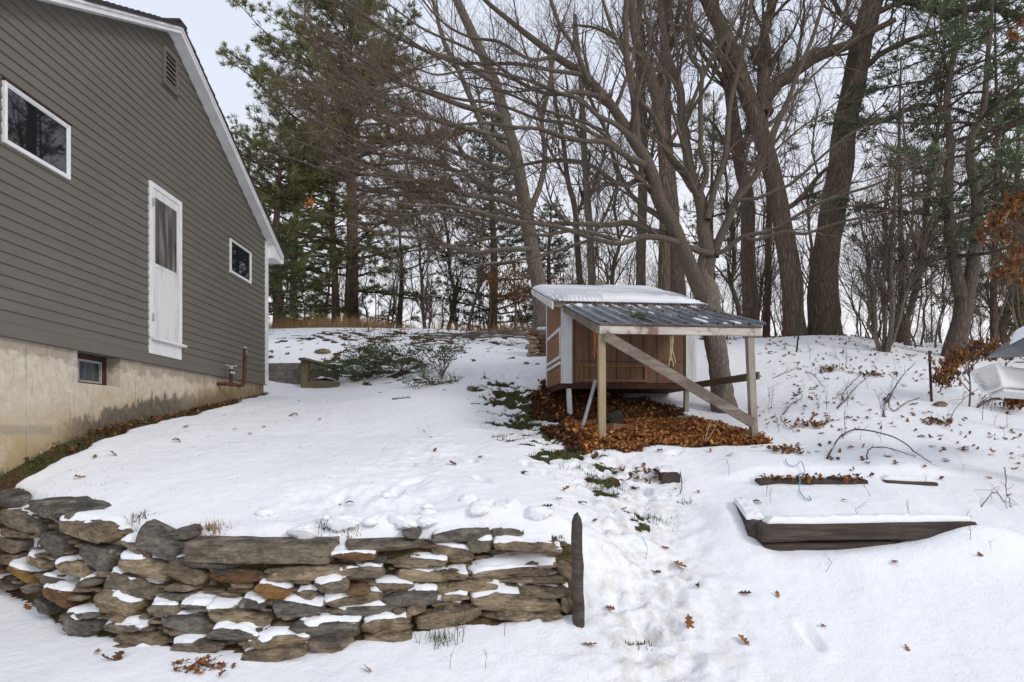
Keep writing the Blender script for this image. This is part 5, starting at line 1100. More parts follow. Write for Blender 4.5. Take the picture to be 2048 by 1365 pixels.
def far_wood():                                        # the tangle of the wood behind, too fine to count
    rng = np.random.RandomState(91); mb = MB(); n = 55
    px = rng.uniform(380, 2250, n); Y = rng.uniform(28, 46, n); x = (px - CX) / F * Y; m = 75; n += m; x = np.append(x, rng.uniform(13, 30, m)); Y = np.append(Y, rng.uniform(-2, 30, m)); k = (x < 14.5 + .4 * np.maximum(Y - 8, 0)); x[k] += 6; px = np.append(px, np.zeros(m)); z = H(x, Y); h = rng.uniform(4, 12, n) * np.where(rng.rand(n) < .4, .6, 1); K = 9; u = np.linspace(0, 1, K)
    P = np.stack([x, Y, z], 1)[:, None] + np.stack([u[None] * rng.normal(0, .08, n)[:, None] * h[:, None], 0 * u[None] + 0 * h[:, None], u[None] * h[:, None]], 2) + np.cumsum(rng.normal(0, .07, (n, K, 3)), 1) * np.array([1, 1, .2]); R = (.03 + .05 * rng.rand(n))[:, None] * (1 - .85 * u)[None]
    add_tubes(mb, P, R, 4)
    P1, R1 = spawn(P, R, 1500, .8, 2.4, rng, ang=(25, 60), up=.2, K=6, rs=.5, rmin=.008, t0=.12, wig=.16); add_tubes(mb, P1, R1, 3)
    P2, R2 = spawn(P1, R1, 4500, .4, 1.1, rng, ang=(25, 60), up=.12, K=4, rs=.6, rmin=.005, t0=.15, wig=.18); add_tubes(mb, P2, R2, 3)
    tag(mb.build('far_wood', M['twig'], smooth=True), 'distant bare wood reading as one tangle of trunks and twigs beyond the ridge', 'wood', None, 'stuff')
far_wood()
# ================================================================== leaves, grass and litter
LT = np.array([0, .13, .26, .35, .5, .6, .76, .87, 1]); LW = np.array([.015, .06, .22, .09, .31, .12, .27, .10, .0])
_k = len(LT); LV = np.concatenate([np.stack([-LW, LT, 0 * LT], 1), np.stack([0 * LT, LT, 0 * LT], 1), np.stack([LW, LT, 0 * LT], 1)])
_i = np.arange(_k - 1); LF = np.concatenate([np.stack([_i, _i + 1, _i + 1 + _k, _i + _k], 1), np.stack([_i + _k, _i + 1 + _k, _i + 1 + 2 * _k, _i + 2 * _k], 1)])[:, ::-1]
def leaves(mb, C, rng, size=(.07, .13), tilt=.5, mi=0, vert=0):
    n = len(C); s = rng.uniform(*size, n)[:, None]; V = np.repeat(LV[None], n, 0) - np.array([0, .5, 0])
    fold = rng.uniform(.1, .9, n)[:, None]; curl = rng.normal(.5, .7, n)[:, None]; tw = rng.normal(0, .8, n)[:, None]
    x, y = V[..., 0], V[..., 1]; V[..., 2] = np.abs(x) * fold + curl * (y ** 2 - .08) + tw * x * y
    V = V * s[..., None]
    a = rng.uniform(0, 6.283, n); b = rng.normal(0, tilt, n) + vert; ca, sa, cb, sb = np.cos(a)[:, None], np.sin(a)[:, None], np.cos(b)[:, None], np.sin(b)[:, None]
    x, y, z = V[..., 0], V[..., 1], V[..., 2]; y, z = y * cb - z * sb, y * sb + z * cb; V = np.stack([x * ca - y * sa, x * sa + y * ca, z], 2) + C[:, None]
    mb.add(V.reshape(-1, 3), (LF[None] + (np.arange(n) * 3 * _k)[:, None, None]).reshape(-1, 4), mi)
def blades(mb, C, rng, L=(.05, .12), w=.003, lean=.5, mi=0):
    n = len(C); a = rng.uniform(0, 6.283, n); l = rng.uniform(*L, n); k = np.abs(rng.normal(0, lean, n)); d = np.stack([np.cos(a), np.sin(a), 0 * a], 1); s = np.stack([-np.sin(a), np.cos(a), 0 * a], 1) * w
    m = C + d * (l * k * .4)[:, None] + np.array([0, 0, 1]) * (l * .6)[:, None]; t = C + d * (l * k)[:, None] + np.array([0, 0, 1]) * (l * (1 - .35 * np.minimum(k, 1.6)))[:, None]
    V = np.stack([C - s, C + s, m + s * .7, m - s * .7, t], 1).reshape(-1, 3); q = np.arange(n)[:, None] * 5
    mb.add(V, q + np.array([0, 1, 2, 3]), mi); mb.f.append(q + np.array([3, 2, 4])); mb.f[-1] = mb.f[-1] + (mb.n - 5 * n); mb.m.append(np.full(n, mi, np.int32))
def litter():
    rng = np.random.RandomState(301)
    # leaf bed under the coop and the lean-to
    n = 34000; u = rng.uniform(-.8, 2.6, n); v = rng.uniform(-3.0, 2.2, n); X, Y = coop_w(u, v); b, g, s, d, bed = cov_fields(X, Y)
    k = (bed > .35 + .3 * rng.rand(n)); X, Y, u, v = X[k], Y[k], u[k], v[k]; Z = H1(X, Y) + rng.uniform(-.01, .055, len(X)) * 1.
    C = np.stack([X, Y, Z], 1); mb = MB(); gold = (v < -.6) & (rng.rand(len(X)) < .8) & (u > -.2); gold |= rng.rand(len(X)) < .15  # brighter orange leaves toward the front of the bed, darker brown ones behind
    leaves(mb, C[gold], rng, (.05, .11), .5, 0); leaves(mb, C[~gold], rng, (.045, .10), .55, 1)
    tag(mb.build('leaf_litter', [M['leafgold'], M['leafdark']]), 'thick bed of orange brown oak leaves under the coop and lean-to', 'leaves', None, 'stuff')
    # loose leaves and grass over the rest of the yard
    n = 60000; X = np.concatenate([rng.uniform(-5, 9, n), rng.uniform(3.5, 9.5, n)]); Y = np.concatenate([rng.uniform(4, 20, n), rng.uniform(6.5, 15, n)]); b, g, s, d, bed = cov_fields(X, Y)
    py = HY - F * H0(X, Y) / Y; px = CX + F * X / Y
    dens = .0016 + .016 * (px > 1530) * (py < 930) * sstep(.35, .75, fbm(X * 1.2, Y * 1.2, 303, 3)) + .16 * (b > .5) * (s < .5) * (bed < .4) * (Y > 6) + .02 * np.exp(-((px - 1300) / 140) ** 2 - ((py - 930) / 60) ** 2)
    dens = dens + .35 * (b > .4) * (Y > 7) * (px < 700) * (Y < 12.6)
    k = (rng.rand(2 * n) < dens) & (s < .5) & (bed < .4); C = np.stack([X, Y, H1(X, Y) + .012], 1)[k]
    mb = MB(); leaves(mb, C, rng, (.05, .11), .45); tag(mb.build('scattered_leaves', M['leaf']), 'loose brown leaves strewn over the snow and the thawed patches', 'leaves', None, 'stuff')
    n = 160000; X = rng.uniform(-5.3, 3.2, n); Y = rng.uniform(4.2, 14, n); b, g, s, d, bed = cov_fields(X, Y); k = (b > .4) & (s < .5) & (bed < .3) & (rng.rand(n) < .12 + .6 * g)
    C = np.stack([X, Y, H1(X, Y) - .02], 1)[k]; mb = MB(); blades(mb, C, rng, (.03, .09), .003, 1.1, 0); 
    n = 9000; X = rng.uniform(-4.5, 2.5, n); Y = rng.uniform(5, 12, n); k = rng.rand(n) < .03 + .28 * sstep(.5, .7, fbm(X * 1.3, Y * 1.3, 305, 2)); C2 = np.stack([X, Y, H1(X, Y) - .01], 1)[k]; blades(mb, C2, rng, (.015, .05), .0016, .6, 0)
    tag(mb.build('grass_cover', M['grass']), 'short winter grass showing where the snow has melted', 'grass', None, 'stuff')
    n = 30000; X = rng.uniform(-9, 3, n); Y = rng.uniform(19.6, 23.5, n); px = CX + F * X / Y; den = np.interp(px, [500, 560, 760, 850, 980, 1080], [1, 1, .8, .35, .5, .4]); k = (rng.rand(n) < den * sstep(.3, .6, fbm(X * 1.1, Y * .6, 306, 3)) * .75) & (px > 500) & (px < 1090)
    C = np.stack([X, Y, H1(X, Y) - .02], 1)[k]; mb = MB(); hh = fbm(C[:, 0] * .9, C[:, 1], 307, 2); blades(mb, C, rng, (.18, .62), .006, .45, 0)
    n = 2600; X = rng.uniform(-7.5, .6, n); Y = rng.uniform(14, 19.5, n); k = rng.rand(n) < sstep(.5, .7, fbm(X * 1.4, Y * .8, 308, 3)); blades(mb, np.stack([X, Y, H1(X, Y) - .01], 1)[k], rng, (.06, .22), .004, .7, 0)
    tag(mb.build('dry_grass', M['straw'], None), 'band of tall straw coloured grass along the ridge beneath the pines', 'grass', None, 'stuff')
litter()
def single_leaves():
    rng = np.random.RandomState(311); meshes = []
    spots = [(160,961),(190,918),(228,913),(500,871),(353,886),(860,877),(832,929),(683,993),(848,865),(700,1004),(1378,1254),(1284,1278),(1220,1219),(1212,987),(1165,1003),(1117,1002),(1250,998),(1270,970),(1312,1134),(1395,1173),(1361,1128),(1330,1103),(1690,1005),(1480,1002),(1515,1008),(1310,953),(1525,895),(1595,893),(1640,895),(1660,890),(1700,899),(1790,1131),(1890,925),(1930,905),(1840,876),(1960,1128),(2010,880),(1850,945),(1740,957),(590,832),(640,842),(528,857),(470,862),(1095,1013),(1050,950),(1130,985),(1190,1040),(735,1350),(215,1322),(240,1318),(196,1310),(1180,1290),(870,905),(905,930),(1320,905),(1420,905),(1460,915)]
    for i, (px, py) in enumerate(spots):
        c = gp(px, py); k = i % 5
        if k >= len(meshes):
            mb = MB(); leaves(mb, np.zeros((1, 3)), rng, (.11, .12), .25); o = mb.build('oak_leaf', M['leaf' if k < 3 else 'leafdark']); meshes.append(o.data)
        else: o = bpy.data.objects.new('oak_leaf', meshes[k]); COL.objects.link(o)
        o.location = c + np.array([0, 0, .018]); o.rotation_euler = (rng.normal(0, .3), rng.normal(0, .3), rng.uniform(0, 6.28)); s = rng.uniform(.65, 1.1); o.scale = (s, s, s)
        tag(o, 'single curled brown oak leaf lying on open snow', 'leaf', 'lone oak leaves on the snow')
    # weed stems standing in the snow
    ms = []
    for i in range(64):
        if i < 40: px, py = rng.uniform(1530, 2040), rng.uniform(705, 900)
        elif i < 54: px, py = rng.uniform(1270, 2000), rng.uniform(930, 1160)
        else: px, py = rng.uniform(850, 1060), rng.uniform(1275, 1345)
        c = gp(px, py); k = i % 6
        if k >= len(ms):
            mb = MB(); P = np.array([[0, 0, -.03], [.01, 0, .08], [rng.normal(0, .03), .01, .17], [rng.normal(0, .06), rng.normal(0, .04), .27]])[None]; R = np.array([[.0035, .003, .0025, .0018]]); add_tubes(mb, P, R, 4)
            a, b = spawn(P, R, 7, .05, .16, rng, ang=(30, 60), K=4, rmin=.0016, t0=.3); add_tubes(mb, a, b, 3); o = mb.build('weed_stem', M['twigdark']); ms.append(o.data)
        else: o = bpy.data.objects.new('weed_stem', ms[k]); COL.objects.link(o)
        o.location = c; s = rng.uniform(.5, 1.3) * (1 if i < 40 else .55); o.scale = (s, s, s); o.rotation_euler = (0, rng.normal(0, .25), rng.uniform(0, 6.28))
        tag(o, 'thin dead weed stem poking up through the snow', 'weed', 'weed stems in the snow')
single_leaves()
def grass_tufts():
    rng = np.random.RandomState(321)
    for (px, py, kind, n, r, L, lab) in ((270,1050,'grass',110,.06,(.03,.08),'green leafy tuft on top of the stone wall toward the left'), (412,1064,'straw',150,.07,(.05,.13),'dry grass tuft at the left end of the long top slab'), (655,1060,'grass',110,.05,(.03,.08),'green tuft on the wall top at the right end of the long slab'), (702,1066,'straw',70,.04,(.03,.08),'small straw tuft right of the green tuft on the wall top'),
        (880,1290,'grass',60,.07,(.05,.12),'dark green sprig in the snow before the right half of the stone wall'), (1312,1040,'grass',120,.10,(.03,.07),'narrow strip of grass beside the trodden path'), (1282,1280,'grass',90,.06,(.03,.07),'small green tuft in the trodden path nearest the camera'), (1210,972,'grass',260,.14,(.03,.07),'largest grass patch melted out on the path below the coop'), (1160,940,'grass',120,.1,(.03,.07),'grass patch on the path just above the largest one'),
        (395,788,'grass',170,.09,(.06,.18),'grass tuft growing against the tarred part of the foundation'), (1490,880,'straw',130,.10,(.06,.2),'straw tuft at the foot of the right lean-to post'), (1368,1005,'grass',24,.03,(.05,.11),'few dark blades in the snow left of the lower timber')):
        c = gp(px, py); mb = MB(); C = c + rng.normal(0, 1, (n, 3)) * np.array([r, r * .6, 0]); C[:, 2] = H1(C[:, 0], C[:, 1]) - .015; blades(mb, C, rng, L, .0028, .9); tag(mb.build('grass_tuft', M[kind], loc=c), lab, 'grass tuft')
    c = gp(395, 1335); mb = MB(); C = c + rng.normal(0, 1, (60, 3)) * np.array([.10, .05, .008]); leaves(mb, C, rng, (.05, .09), .6); tag(mb.build('leaf_pile', M['leaf'], loc=c), 'little drift of brown leaves at the foot of the stone wall', 'leaf pile')
    for (px, py, lab) in ((1300, 952, 'russet leaf drift against the left end of the upper timber'), (1570, 903, 'heap of brown leaves on the snow below the right lean-to post'), (1745, 752, 'broad patch of brown leaves on the bank below the leaning stems'), (1660, 742, 'brown leaf patch on the bank under the stoutest trunk'), (1625, 852, 'leaf clump on the open slope right of the lean-to'), (1880, 848, 'leaf clump on the slope near the dark red post')):
        c = gp(px, py); n = 46; mb = MB(); C = c + rng.normal(0, 1, (n, 3)) * np.array([.13, .09, 0]); C[:, 2] = H1(C[:, 0], C[:, 1]) + .01 + rng.rand(n) * .04; leaves(mb, C, rng, (.06, .11), .6); tag(mb.build('leaf_pile', M['leaf'], loc=c), lab, 'leaf pile')
grass_tufts()
def shrubs():
    rng = np.random.RandomState(331)
    def shrub(px, py, nst, ln, h, nl, lab, dens=1, spread=1.):
        c = gp(px, py); T = thing('evergreen_shrub', lab, 'shrub', c); K = 8
        a = rng.uniform(0, 6.283, nst); u = np.linspace(0, 1, K); l = rng.uniform(.4, 1, nst) * ln; hh = rng.uniform(.35, 1, nst) * h
        P = c + np.stack([np.cos(a)[:, None] * l[:, None] * u * spread, np.sin(a)[:, None] * l[:, None] * u * .7, hh[:, None] * np.sin(u * 1.9)[None]], 2) + np.cumsum(rng.normal(0, .02, (nst, K, 3)), 1)
        g = H(P[..., 0], P[..., 1]); P[..., 2] = np.maximum(P[..., 2], g + .02); R = np.full((nst, K), .007) * (1 - .6 * u)
        mb = MB(); add_tubes(mb, P, R, 4); P2, R2 = spawn(P, R, nst * 5, .12, .4, rng, ang=(30, 65), up=.3, K=5, rmin=.003, t0=.25, wig=.2); add_tubes(mb, P2, R2, 3); mb.build('stems', M['twigdark'], T)
        q = np.concatenate([P2.reshape(-1, 3), P[:, 2:].reshape(-1, 3)]); C = q[rng.choice(len(q), nl)] + rng.normal(0, .03, (nl, 3))
        d = rng.normal(0, 1, (nl, 3)); d[:, 2] = np.abs(d[:, 2]) * .5; d /= np.linalg.norm(d, axis=1, keepdims=True); s = np.cross(d, rng.normal(0, 1, (nl, 3))); s /= np.linalg.norm(s, axis=1, keepdims=True); L = rng.uniform(.025, .055, nl)[:, None]
        mb = MB(); mb.add(np.stack([C, C + d * L * .5 + s * L * .33, C + d * L, C + d * L * .5 - s * L * .33], 1).reshape(-1, 3), np.arange(nl * 4).reshape(-1, 4)); mb.build('foliage', M['vine'], T)
        mb = MB(); n = int(nl * .006) + 3; ms = C[rng.choice(nl, n)]
        for m in ms: mb.add(rock(rng.uniform(.05, .2), rng.uniform(.05, .14), .035, int(m[0] * 1000) % 977, .9, .5, low=True) + m + np.array([0, 0, .02]), CL_F)
        mb.build('snow', M['snow'], T, smooth=True)
    shrub(712, 764, 30, .82, .5, 3600, 'spreading evergreen shrub touching the timber steps')
    shrub(745, 742, 16, .75, .75, 1500, 'taller shrub with bare twig tips behind the spreading one')
    shrub(805, 752, 24, .95, .45, 2400, 'low evergreen shrub in the middle of the bank')
    shrub(885, 755, 18, .6, .7, 1300, 'upright sparse evergreen shrub nearest the coop')
    shrub(870, 772, 10, .5, .15, 600, 'small creeping evergreen at the foot of the upright shrub')
    c = gp(735, 728); mb = MB(); C = c + rng.normal(0, 1, (90, 3)) * np.array([.12, .1, .13]) + np.array([0, 0, .3]); leaves(mb, C, rng, (.06, .1), 1.2); tag(mb.build('dead_branch', M['leaf'], loc=c), 'russet dead leaved branch caught in the taller shrub', 'branch')
shrubs()

# ================================================================== timber beds at the right
def timbers():
    def timber(a, b, w, h, lab, seed, snow=None, name='landscape_timber'):
        a, b = np.array(a, float), np.array(b, float); rng = np.random.RandomState(seed); d = b - a; L = np.linalg.norm(d); d /= L; s = np.array([d[1], -d[0], 0]); s /= np.linalg.norm(s); up = np.cross(s, d); up *= np.sign(up[2])
        nx, m = int(L / .03) + 2, 24; al = np.linspace(0, 2 * np.pi, m + 1)[:-1] + .13; V = []
        for i, t in enumerate(np.linspace(0, L, nx)):
            e = 1 - .05 * (i in (0, nx - 1))
            for x in al:
                c_, s_ = math.cos(x), math.sin(x); q = (abs(c_) ** 9 + abs(s_) ** 9) ** (-1 / 9) * e; V.append((t, c_ * q * w / 2, s_ * q * h / 2))
        V = np.array(V); k = (fbm(V[:, 0] * 3 + seed, V[:, 1] * 40 + V[:, 2] * 40, seed, 4) - .5) * .018 + (fbm(V[:, 0] * 1.5, V[:, 2] * 5 + 9, seed + 3, 2) - .5) * .02; rr = np.hypot(V[:, 1], V[:, 2]); V[:, 1:] *= (1 + k / rr)[:, None]
        W = a + V[:, :1] * d + V[:, 1:2] * s + V[:, 2:] * up
        f = [(i * m + j, i * m + (j + 1) % m, (i + 1) * m + (j + 1) % m, (i + 1) * m + j) for i in range(nx - 1) for j in range(m)]
        mb = MB(); mb.add(W, f); mb.f += [np.array([list(range(m))[::-1]]), np.array([[(nx - 1) * m + j for j in range(m)]])]; mb.m += [np.zeros(1, np.int32)] * 2
        c = (a + b) / 2; o = mb.build(name, M['tie'], smooth=False, loc=c); tag(o, lab, 'timber')
        if snow:
            x0, x1, y0, y1, t = snow
            def th(gu, gv): e = np.clip(np.minimum(np.minimum(gu, 1 - gu) * L / .06, np.minimum(gv, 1.2 - gv) * w / .025), 0, 1) ** .6; return e * t * (.75 + .5 * fbm(gu * L * 5, gv * 2, seed, 3)) - .006 * (vnoise(gu * L * 22, gv * 3, seed + 1) > .55) - .002
            p = plane_snow(a + d * x0 * L + s * (y0 * w) + up * (h / 2 - .002), d * L * (x1 - x0), -s * w * (y0 - y1), up, 120, 14, th); so = p.build('snow', M['snow'], None, smooth=True, loc=c); so.parent = o; so.location = (0, 0, 0)
    A = at(1518, 1064, 5.42); B = at(1940, 1059, 5.42)
    timber(A, B, .17, .15, 'long dark timber, upper one of the pair facing the camera', 401, (.03, 1.0, .30, -.52, .06))
    timber(A + np.array([.03, .035, -.16]), B + np.array([-.1, .035, -.17]), .17, .15, 'lower timber half buried under the long dark one', 402)
    timber(at(1508, 1058, 5.56) + np.array([0, -.08, -.005]), at(1480, 1000, 6.2) + np.array([.02, 0, -.09]), .16, .16, 'short side timber running back from the left end of the long one', 403, (.1, 1, .5, -.5, .05))
    a = at(1342, 953, 6.72) + np.array([0, 0, -.05]); timber(a, a + np.array([.05, .62, .06]), .20, .16, 'timber end poking from the snow at the left of the upper bed', 404, (.14, 1, .5, -.5, .03))
    timber(at(1515, 970, 6.62), at(1728, 972, 6.62), .16, .14, 'leaf strewn middle timber of the upper bed beside the blue rope', 405, (.0, 1, -.1, -.5, .045))
    timber(at(1765, 970, 6.66), at(1868, 976, 6.60), .15, .12, 'short timber at the right end of the upper bed', 406, (.0, 1, .2, -.5, .05))
    timber(at(1690, 930, 7.3), at(1722, 944, 7.1), .10, .10, 'small timber end showing behind the upper bed', 407)
    rng = np.random.RandomState(408); mb = MB(); p0, p1 = at(1520, 962, 6.58), at(1725, 964, 6.58); t = rng.rand(110) ** 1; C = p0 + (p1 - p0) * t[:, None] + rng.normal(0, 1, (110, 3)) * np.array([.02, .05, .015]) + np.array([0, 0, .03]); leaves(mb, C, rng, (.05, .1), .6); tag(mb.build('leaf_pile', M['leaf'], loc=C[0]), 'brown leaves piled along the middle timber of the upper bed', 'leaf pile')
    pts = [(1571,925),(1575,934),(1583,945),(1591,953),(1602,953),(1608,957),(1600,961),(1591,962),(1592,974),(1598,984),(1604,994),(1610,1003),(1622,1005),(1618,997)]
    P = np.array([gp(*p) for p in pts]); P[:, 2] += .018; P[4:9, 1] -= np.linspace(.0, .09, 5); P[4:9, 2] += .05
    q = smooth_path(P, 60); mb = MB(); mb.tube(q, .0048, 6); tag(mb.build('rope', M['bluerope'], smooth=True, loc=q[30]), 'frayed blue rope draped over the middle timber of the upper bed', 'rope')
timbers()
def sticks():
    rng = np.random.RandomState(411)
    for pts, r, lift, lab in (([(1654,919),(1682,897),(1721,891),(1773,897),(1812,907),(1836,920),(1867,931)], .012, (0,.16,.24,.22,.16,.08,0), 'long arched branch lying on the snow above the upper timber bed'),
        ([(1733,922),(1737,912),(1765,909),(1800,915),(1826,921)], .008, (0,.08,.08,.05,0.03), 'thinner bent twig under the long arched branch'),
        ([(1544,759),(1562,752),(1585,746),(1598,738)], .008, (0,.05,.08,.12), 'forked twig on the slope just right of the lean-to'), ([(1612,745),(1630,758),(1651,774)], .009, (.02,.06,0), 'straight stick pointing downhill under the leaning oak'),
        ([(1685,803),(1683,793),(1698,779),(1721,759)], .012, (0,.05,.09,.12), 'upper half of the crossed sticks in the middle of the slope'), ([(1674,818),(1690,805),(1703,793),(1730,767)], .013, (0,.03,.07,.1), 'lower half of the crossed sticks in the middle of the slope'),
        ([(1772,808),(1789,787),(1810,764),(1832,747)], .013, (0,.06,.12,.2), 'longest stick propped on the slope left of the dark red post'), ([(1769,836),(1773,811),(1784,798),(1783,820),(1794,825),(1821,809),(1840,798)], .012, (0,.05,.1,.04,.02,.06,.02), 'looping branch on the snow left of the dark red post'),
        ([(1566,831),(1588,814),(1610,802),(1608,793)], .01, (0,.05,.08,.1), 'curved twig on the slope level with the rail of the lean-to'), ([(1562,836),(1566,850),(1590,870)], .007, (.02,.04,.0), 'short thin twig below the curved twig'),
        ([(1899,843),(1917,822),(1955,800),(2000,797),(2030,812)], .006, (0,.12,.22,.22,.1), 'thin arching bramble below the white trough'), ([(1962,1018),(1990,1003),(2008,1024)], .005, (0,.09,0), 'thin bent twig in the open snow at the right edge'),
        ([(2005,968),(2009,990),(2018,1022)], .005, (.22,.12,0), 'upright red brown twig near the right edge'), ([(785,801),(800,798),(822,797)], .014, (.02,.02,.02), 'dark stick lying flat on the lawn below the shrubs'),
        ([(1360,960),(1362,978),(1356,998)], .006, (.1,.05,0), 'twig sprig standing beside the left timber end')):
        P = np.array([gp(*p) for p in pts]); P[:, 2] += np.array(lift) * .7 + r * .6; q = smooth_path(P, 26); q = q + np.cumsum(rng.normal(0, .004, q.shape), 0); R = np.linspace(r, r * .45, 26); mb = MB(); add_tubes(mb, q[None], R[None], 6)
        a, b = spawn(q[None], R[None], 6, .06, .28, rng, ang=(30, 60), up=.2, K=5, rmin=.0025, t0=.3); add_tubes(mb, a, b, 4); tag(mb.build('fallen_branch', M['bark_dark' if r > .006 else 'twigdark'], smooth=True, loc=q[0]), lab, 'branch')
    # brush pile by the ridge
    c = gp(1005, 676); P = []; n = 60
    for k in range(n):
        s = c + rng.normal(0, 1, 3) * np.array([1.0, .5, 0]); a = rng.uniform(-.4, .4) + math.pi * (rng.rand() < .5); l = rng.uniform(.4, 1.6); t = np.linspace(-.5, .5, 6)[:, None]; p = s + np.hstack([math.cos(a) * l * t, math.sin(a) * l * t, .15 * rng.normal() * t + .05 * rng.rand()]) + np.cumsum(rng.normal(0, .03, (6, 3)), 0); p[:, 2] = np.maximum(H(p[:, 0], p[:, 1]) + .02 + .2 * rng.rand() * np.exp(-((p[:, 0] - c[0]) / .9) ** 2), 0); P.append(p)
    P = np.stack(P); R = rng.uniform(.008, .02, n)[:, None] * np.linspace(1, .4, 6)[None]; mb = MB(); add_tubes(mb, P, R, 5); tag(mb.build('brush_pile', M['bark_mid'], smooth=True, loc=c), 'low pile of pruned branches on the ridge left of the coop', 'brush pile')
    for (px, py, w, h, lab, kd) in ((645,707,.38,.13,'flat brown rock in the bank above the timber steps','b'), (1880,812,.20,.09,'flat brown stone beside the foot of the dark red post','b'), (1090,800,.16,.09,'pale round stone at the left edge of the leaf bed','t'), (1053,728,.14,.06,'small dark stone on the snow left of the coop','g'), (1075,730,.1,.05,'smaller stone right beside the small dark stone','g'), (1163,850,.14,.10,'pale rounded stone behind the leaning metal pipe','t'),
        (940,780,.12,.1,'little brown stone on the lawn below the upright shrub','b'), (1015,668,.6,.14,'flat rock patch on the ridge under the brush pile','b')):
        c = gp(px, py); mb = MB(); mb.add(rock(w, w * .7, h, px, .7, .2) + c + np.array([0, 0, h * .2]), CS_F); tag(mb.build('stone', M[kd], smooth=True, loc=c), lab, 'stone')
sticks()

# ================================================================== things round the coop
def coop_things():
    rng = np.random.RandomState(421)
    def cw(u, v, z): x, y = coop_w(u, v); return np.array([x, y, z])
    a = cw(-.02, -1.55, 0); a[2] = gz(a[0], a[1]) - .03; b = at(1191, 762, 9.1); mb = MB(); mb.tube([a, (a + b) / 2, b], .026, 10); tag(mb.build('metal_pipe', M['grey'], smooth=True, loc=a), 'grey metal pipe leaning against the left lean-to post', 'pipe')
    p = cw(.07, -2.25, 1.25); mb = MB()
    for k in range(3): q = np.array([p + np.array([-.05 + .012 * math.sin(t * 6 + k * 2) + .015 * t * (k == 1), .01 * k, -.34 * t * (1 - .14 * k)]) for t in np.linspace(0, 1, 12)]); mb.tube(q, .006, 5)
    tag(mb.build('twine', M['orange'], smooth=True, loc=p), 'orange twine hanging beside the top of the left lean-to post', 'twine')
    p = cw(1.02, -2.28, 1.2); mb = MB()
    for k in range(5): q = np.array([p + np.array([.03 * t * (k - 2) / 2 + .02 * math.sin(t * 4 + k), .006 * k, -.40 * t * (1 - .1 * (k % 3))]) for t in np.linspace(0, 1, 10)]); mb.tube(q, .006, 5)
    tag(mb.build('straw_string', M['strawp'], smooth=True, loc=p), 'pale straw cord hanging from the middle of the lean-to beam', 'string')
    g = gp(1225, 862); mb = MB(); mb.bar(g + np.array([-.06, -.1, .05]), g + np.array([.22, .1, .03]), .16, .12); tag(mb.build('wood_block', M['coopside'], loc=g, bevel=.008), 'tilted brown wood block in the leaves behind the left post', 'wood block')
    mb = MB(); V = rock(.22, .2, .26, 5, .9, .5); mb.add(V + g + np.array([.04, .06, .17]), CS_F); tag(mb.build('cloth_bag', M['black'], smooth=True, loc=g), 'crumpled black bag slumped on the tilted wood block', 'bag')
    g = gp(1368, 843); mb = MB(); mb.bar(g + np.array([-.12, 0, .06]), g + np.array([.2, .02, .06]), .14, .04); tag(mb.build('loose_board', M['graywood'], loc=g), 'short grey board lying in the leaf bed at the right', 'board')
    for pts, lab in (([(1409,890),(1415,862),(1421,842)], 'left of two yellow stems at the right front of the leaf bed'), ([(1409,891),(1423,868),(1435,845)], 'right of two yellow stems at the right front of the leaf bed')):
        c = gp(*pts[0]); Y = c[1]; P = np.array([at(x, y, Y) for x, y in pts]); P[0] = c; mb = MB(); q = smooth_path(P, 10); mb.tube(q, np.linspace(.006, .003, 10), 5); tag(mb.build('plant_stem', M['strawp'], smooth=True, loc=c), lab, 'stem')
    # stacked old bricks and stones beside the coop, capped with snow
    c = gp(1082, 712); T = thing('brick_pile', 'stack of old bricks and stones with a snow cap beside the coop wall', 'brick pile', c); mb = MB(); k = 0
    for r in range(6):
        for i in range(3 - (r > 3)):
            V = rock(.26, .2, .1, 700 + k, .35, .1) + c + np.array([-.22 + i * .24 + (r % 2) * .05, .02 * (k % 3), .02 + r * .095]); mb2 = MB(); mb2.add(V, CS_F); mb2.build('brick', M['brick' if k % 3 else 'b'], T, smooth=True); k += 1
    mb.add(rock(.34, .2, .09, 799, .8, .3) + c + np.array([.06, 0, .61]), CS_F); mb.build('snow', M['snow'], T, smooth=True)
    x, y, z = at(1201, 560, 13.4); mb = MB(); mb.box((x - .11, y - .06, gz(x, y) - .1), (x - .002, y + .06, (HY - 563) / F * 13.4)); mb.box((x + .002, y - .06, gz(x, y) - .1), (x + .1, y + .06, (HY - 565) / F * 13.4)); tag(mb.build('board_post', M['postgray'], loc=(x, y, gz(x, y))), 'weathered board post sticking up behind the coop roof', 'post')
    mb = MB(); v = rng.rand(170); u = .35 + 1.9 * rng.rand(170) ** .7; s2 = (1.92 - .195 - 1.175) / 2.3
    uu = u; vv = -.1 - rng.rand(170) ** 2.2 * 1.9; X, Y = coop_w(uu, vv); C = np.stack([X, Y, 1.335 + .03 + (vv + 2.33) * (2.015 - 1.335) / 2.3 + .012], 1); leaves(mb, C, rng, (.04, .08), .35); tag(mb.build('roof_leaves', M['leaf'], loc=C[0]), 'brown leaves and needles caught on the lean-to roofing', 'leaves', None, 'stuff')
    c = np.array([1.18, 8.25, 1.44]) ; x, y = coop_w(.62, -2.0); c = np.array([x, y, 1.335 + .06 + .33 * .3]); mb = MB(); a = np.tile([[1., .2, .1]], (24, 1)); tufts(mb, c + rng.normal(0, .05, (24, 3)) * np.array([1.4, 1, .25]), a + rng.normal(0, .6, (24, 3)), rng, 5, (.06, .12), .006); tag(mb.build('pine_sprig', M['needled'], loc=c), 'green pine sprig lying on the front of the lean-to roofing', 'sprig')
coop_things()

